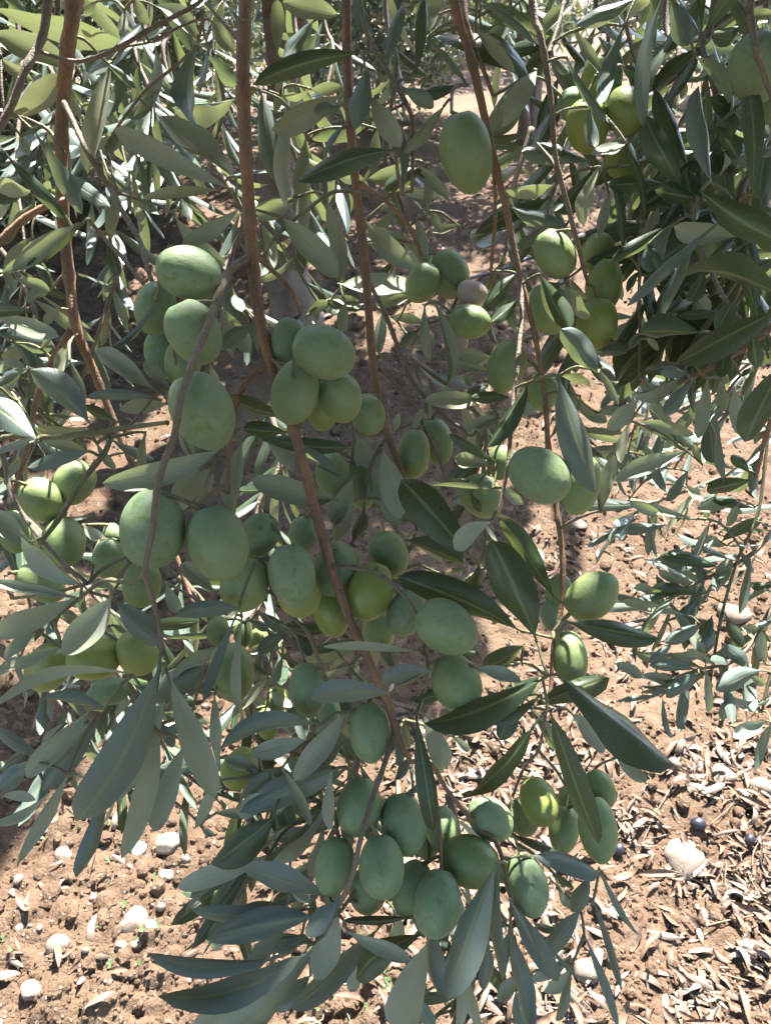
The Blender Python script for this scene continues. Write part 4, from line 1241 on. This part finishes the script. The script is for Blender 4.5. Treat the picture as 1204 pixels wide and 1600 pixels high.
def shoot(label, pts, nleaf, leaf_len, up=True, pale=False, dark=False):
    """pts: (x, y, depth cm)"""
    v = [P(x, y, d / 100) for x, y, d in pts]
    if up:
        v = [v[0] + Vector((0, 0.12, 0.30))] + v
    r0 = 0.0024
    rad = [r0 - (r0 - 0.0008) * i / (len(v) - 1) for i in range(len(v))]
    c, rr = catmull(v, rad, 8)
    root = empty('olive_branch', c[0].copy(), label=label, category='olive branch', group='leafy olive shoots hanging behind')
    base = c[0].copy()
    vv, ff = tube(c, rr, 7, 0.04, 0.15)
    child('stem', make_mesh('stem', vv, ff, M_TWIG), root, base)
    start = 8 if up else 1
    for k in range(nleaf):
        t = start + (len(c) - 2 - start) * (k // 2) / max(1, (nleaf // 2 - 1))
        i = min(int(t), len(c) - 2)
        p = c[i].lerp(c[i + 1], t - i)
        tan = (c[i + 1] - c[i]).normalized()
        sidev = tan.cross(Vector((random.gauss(0, 1), random.gauss(0, 1), random.gauss(0, 1)))).normalized()
        if k % 2: sidev = -sidev
        y = (tan * random.uniform(.35, 1.0) + sidev * random.uniform(.5, 1.0) + Vector((0, 0, random.gauss(-.1, .25)))).normalized()
        z = Vector((random.gauss(0, .7), random.gauss(0, .7), random.uniform(-.2, 1.2)))
        if pale and k % 4: z = Vector((random.gauss(.1, .35), random.gauss(.05 if pts[1][1] > 500 else -.4, .35), random.uniform(.5, 1.2)))
        if dark: z = Vector((random.gauss(0, .6), random.uniform(-1.2, -.2), random.uniform(0, .8)))
        L = leaf_len * random.uniform(.7, 1.15) * (0.75 if k > nleaf - 4 else 1)
        m = frame(p, y, z) @ Matrix.Diagonal((L, L, L, 1))
        o = child('leaf', random.choice(FILL_LEAF), root, base, m)
        o.color = (random.uniform(.75, 1.0) if pale else random.uniform(0, .2) if dark else random.uniform(.0, .6), random.uniform(0, .8), 0, 1)  # pale shoots have their sunlit look put into the leaf colour

SHOOTS = [
 ('glossy dark shoot hanging in front at the upper right', [(1120,-40,43),(1095,60,43),(1120,170,42),(1090,270,42),(1110,350,42)], 30, .056),
 ('glossy dark shoot in the shade close to the right edge', [(1230,200,42),(1175,260,42),(1150,340,41),(1170,430,41),(1120,520,41)], 30, .058),
 ('glossy dark shoot drooping beside the yellow green olives', [(1060,120,46),(1030,230,46),(1050,330,45),(1010,430,45),(1040,520,45)], 28, .055),
 ('pale sunlit shoot arching over soil toward the lower right edge', [(1240,640,72),(1170,720,71),(1090,760,70),(1010,790,70),(960,830,70)], 28, .062),
 ('sunlit shoot of narrow pale leaves below the arching one', [(1240,780,72),(1180,860,71),(1110,900,70),(1050,930,70),(1000,980,70)], 32, .060),
 ('sunlit shoot of narrow leaves hanging lowest at the right edge', [(1240,860,70),(1200,960,69),(1150,1030,68),(1080,1050,68),(1030,1090,68)], 28, .058),
 ('sunlit shoot behind the dark branch at the right', [(1210,520,68),(1130,600,67),(1060,640,66),(1000,660,66),(960,720,66)], 28, .060),
 ('bright leafy shoot filling the gap by the topmost left olives', [(140,300,60),(190,390,59),(170,470,58),(140,560,57),(110,640,56)], 30, .05),
 ('bright leafy shoot at the top left behind the grey twig', [(230,-40,54),(210,70,53),(240,170,52),(200,260,52)], 30, .056),
 ('leafy shoot crowding behind the left olives', [(-40,760,50),(50,820,50),(120,900,50),(180,960,49),(260,1000,49)], 36, .052),
 ('leafy shoot crowding behind the middle olives', [(420,640,54),(440,720,53),(400,800,52),(430,880,51),(400,960,50)], 34, .05),
 ('leafy shoot crowding low behind the bottom cluster, on its left', [(420,1150,48),(380,1240,46),(400,1330,45),(360,1420,44)], 28, .054),
 ('shoot of pale undersides high in the left corner', [(90,-40,52),(60,60,52),(95,150,51),(60,240,51),(80,320,50)], 34, .056),
 ('leafy shoot hanging right behind the long brown left branch', [(200,-40,70),(215,100,69),(190,220,68),(225,330,67)], 30, .056),
 ('leafy shoot at the left edge above the horizontal grey green shoot', [(-40,340,54),(30,430,53),(60,520,52),(30,600,52),(80,660,52)], 32, .052),
 ('leafy shoot between the thick branch and the left olives', [(330,250,62),(380,340,60),(350,430,58),(400,500,57)], 24, .050),
 ('leafy shoot hanging over the thick trunk in the back', [(500,-40,66),(520,80,66),(500,200,65),(530,300,65),(510,380,64)], 32, .056),
 ('dark leafy shoot high behind the yellow green olives', [(880,-40,54),(860,80,53),(895,180,52),(870,280,52),(850,350,51)], 30, .054),
 ('dark leafy shoot hanging in the upper right behind the grey branch', [(1040,-40,52),(1060,80,50),(1030,200,49),(1070,300,48),(1050,420,48),(1080,520,48)], 44, .058),
 ('dark leafy shoot cut by the right edge at mid height', [(1240,380,48),(1180,430,47),(1130,450,46),(1080,480,45),(1040,540,45)], 36, .058),
 ('leafy shoot in the shade behind the olives of the slanting branch', [(880,420,56),(900,520,55),(870,600,55),(900,680,55)], 26, .05),
 ('leafy shoot behind the long drooping leaves at the lower left', [(60,940,56),(150,1000,55),(210,1080,54),(170,1160,53),(200,1230,52)], 34, .052),
 ('leafy shoot behind the central stem below the row of olives', [(400,960,50),(450,1050,49),(480,1130,48),(460,1220,47)], 30, .052),
 ('leafy shoot hanging along the left edge behind the corner stem', [(20,-40,62),(35,120,62),(25,260,60),(40,400,58),(20,520,58)], 30, .052),
 ('pale leafy shoot behind the long brown branch on the left side', [(150,-40,58),(170,90,58),(150,200,57),(180,300,56)], 24, .050),
 ('sunlit leafy shoot between the left branch and the thick central branch', [(270,-40,60),(255,80,60),(285,190,60),(260,270,60),(300,330,60)], 28, .052),
 ('short leafy shoot close beside the thick central branch at the top', [(345,-40,55),(330,60,55),(350,160,56),(330,240,56)], 22, .048),
 ('leafy shoot hanging between the two central brown branches', [(455,-40,60),(470,90,60),(450,200,60),(480,310,60),(460,400,60),(500,480,60)], 24, .052),
 ('leafy shoot behind the brown branch above the paired olives', [(600,-40,58),(620,100,58),(600,240,58),(630,340,58),(610,430,58)], 30, .050),
 ('leafy shoot behind the slanting reddish branch at the top', [(800,-40,66),(790,60,66),(815,150,66)], 18, .05),
 ('dark leafy shoot behind the slanting branch in mid height', [(830,200,58),(800,300,58),(790,390,58),(760,470,58)], 24, .05),
 ('leafy shoot behind the yellow green olives at the upper right', [(930,-40,60),(950,60,60),(925,180,60),(960,300,60),(940,400,60)], 28, .052),
 ('shaded leafy shoot near the right edge behind the dark branch', [(1130,150,56),(1110,260,56),(1140,380,55),(1110,480,55),(1130,560,55)], 34, .055),
 ('shaded leafy shoot cut by the right edge below the large olive', [(1220,100,50),(1190,220,50),(1210,340,50),(1180,450,50),(1200,560,50)], 34, .055),
 ('leafy shoot over pale soil between the grey leaf and the dark branch', [(1000,470,62),(985,560,62),(1010,640,62),(990,720,62)], 26, .05),
 ('sunlit leafy shoot above the small leaved branch at the right', [(1180,560,66),(1140,640,66),(1080,700,66),(1020,720,66)], 26, .048),
 ('leafy shoot behind the olives in the middle of the picture', [(640,560,56),(720,620,56),(760,680,56),(740,760,56),(760,840,56)], 28, .05),
 ('leafy shoot behind the row of central olives', [(560,760,52),(620,830,52),(600,930,50),(560,1010,50),(540,1090,49)], 30, .05),
 ('leafy shoot behind the front olives left of the centre', [(280,900,52),(330,960,52),(380,1060,50),(400,1150,48),(440,1230,47)], 34, .05),
 ('leafy shoot trailing low behind the pale leaves at the left', [(-40,980,52),(60,1060,50),(110,1130,48),(80,1210,48)], 24, .05),
 ('leafy shoot low behind the long drooping blue green leaf', [(180,1040,50),(240,1130,48),(270,1190,48),(330,1240,47)], 26, .048),
 ('leafy shoot behind the lowest olive cluster', [(560,1180,46),(540,1260,45),(500,1340,44),(470,1420,43)], 24, .05),
 ('leafy shoot behind the bottom of the olive cluster', [(700,1240,46),(720,1340,45),(700,1440,44),(740,1520,43),(720,1600,43)], 26, .05),
 ('leafy shoot at the left edge behind the sunlit olives', [(-40,560,60),(40,640,60),(20,740,58),(60,860,56)], 26, .05),
]
for lab, pts, n, ll in SHOOTS:
    shoot(lab, pts, n, ll, up=(pts[0][1] < 0), pale=((pts[1][0] < 420 and pts[1][1] < 420) or 'pale' in lab or 'sunlit' in lab or 'bright' in lab), dark='dark' in lab)

# ---------------------------------------------------------------- small things on the ground
for (cx, cy, w, lab) in ((1091, 1284, 24, 'dark blue fallen olive lying beside the large stone block'), (968, 1321, 20, 'dark blue fallen olive beside the hanging green olives'), (1172, 1309, 18, 'dark purple fallen olive near the picture edge')):
    g = G(cx, cy)
    d = (g - CAM).dot(FWD)
    me = OLIVE[2].copy(); me.name = 'fallen_olive'
    me.materials.clear(); me.materials.append(M_RIPE)
    o = link('fallen_olive', me, label=lab, category='olive', group='ripe olives fallen on the soil')
    rr = w * d / F / 2
    o.location = (g.x, g.y, gh(g.x, g.y) + rr * 0.9 + 0.004)
    o.rotation_euler = (1.45, 0.2, random.uniform(0, 3))
    o.scale = (rr * .85, rr * .85, rr)

V, Fc, off = [], [], 0
for _ in range(70):
    px, py = random.choice([(random.gauss(190, 90), random.gauss(1420, 90)), (random.gauss(570, 60), random.gauss(1560, 30)), (random.gauss(640, 60), random.gauss(560, 40))])
    g = G(px, py)
    z = gh(g.x, g.y)
    for k in range(random.randint(2, 4)):
        a = random.uniform(0, 6.28); L = random.uniform(.004, .009); w = L * .35
        dx, dy = math.cos(a), math.sin(a)
        b = np.array((g.x, g.y, z + .004)); t = b + np.array((dx * L, dy * L, L * .5)); m = (b + t) / 2 + np.array((0, 0, L * .12))
        s = np.array((-dy, dx, 0)) * w
        V += [b, m + s, t, m - s]; Fc.append((off, off + 1, off + 2, off + 3)); off += 4
link('weeds', big_mesh('weeds', np.array(V), np.array(Fc), M_WEED), kind='stuff', label='tiny green weed seedlings sprouting from the bare soil')
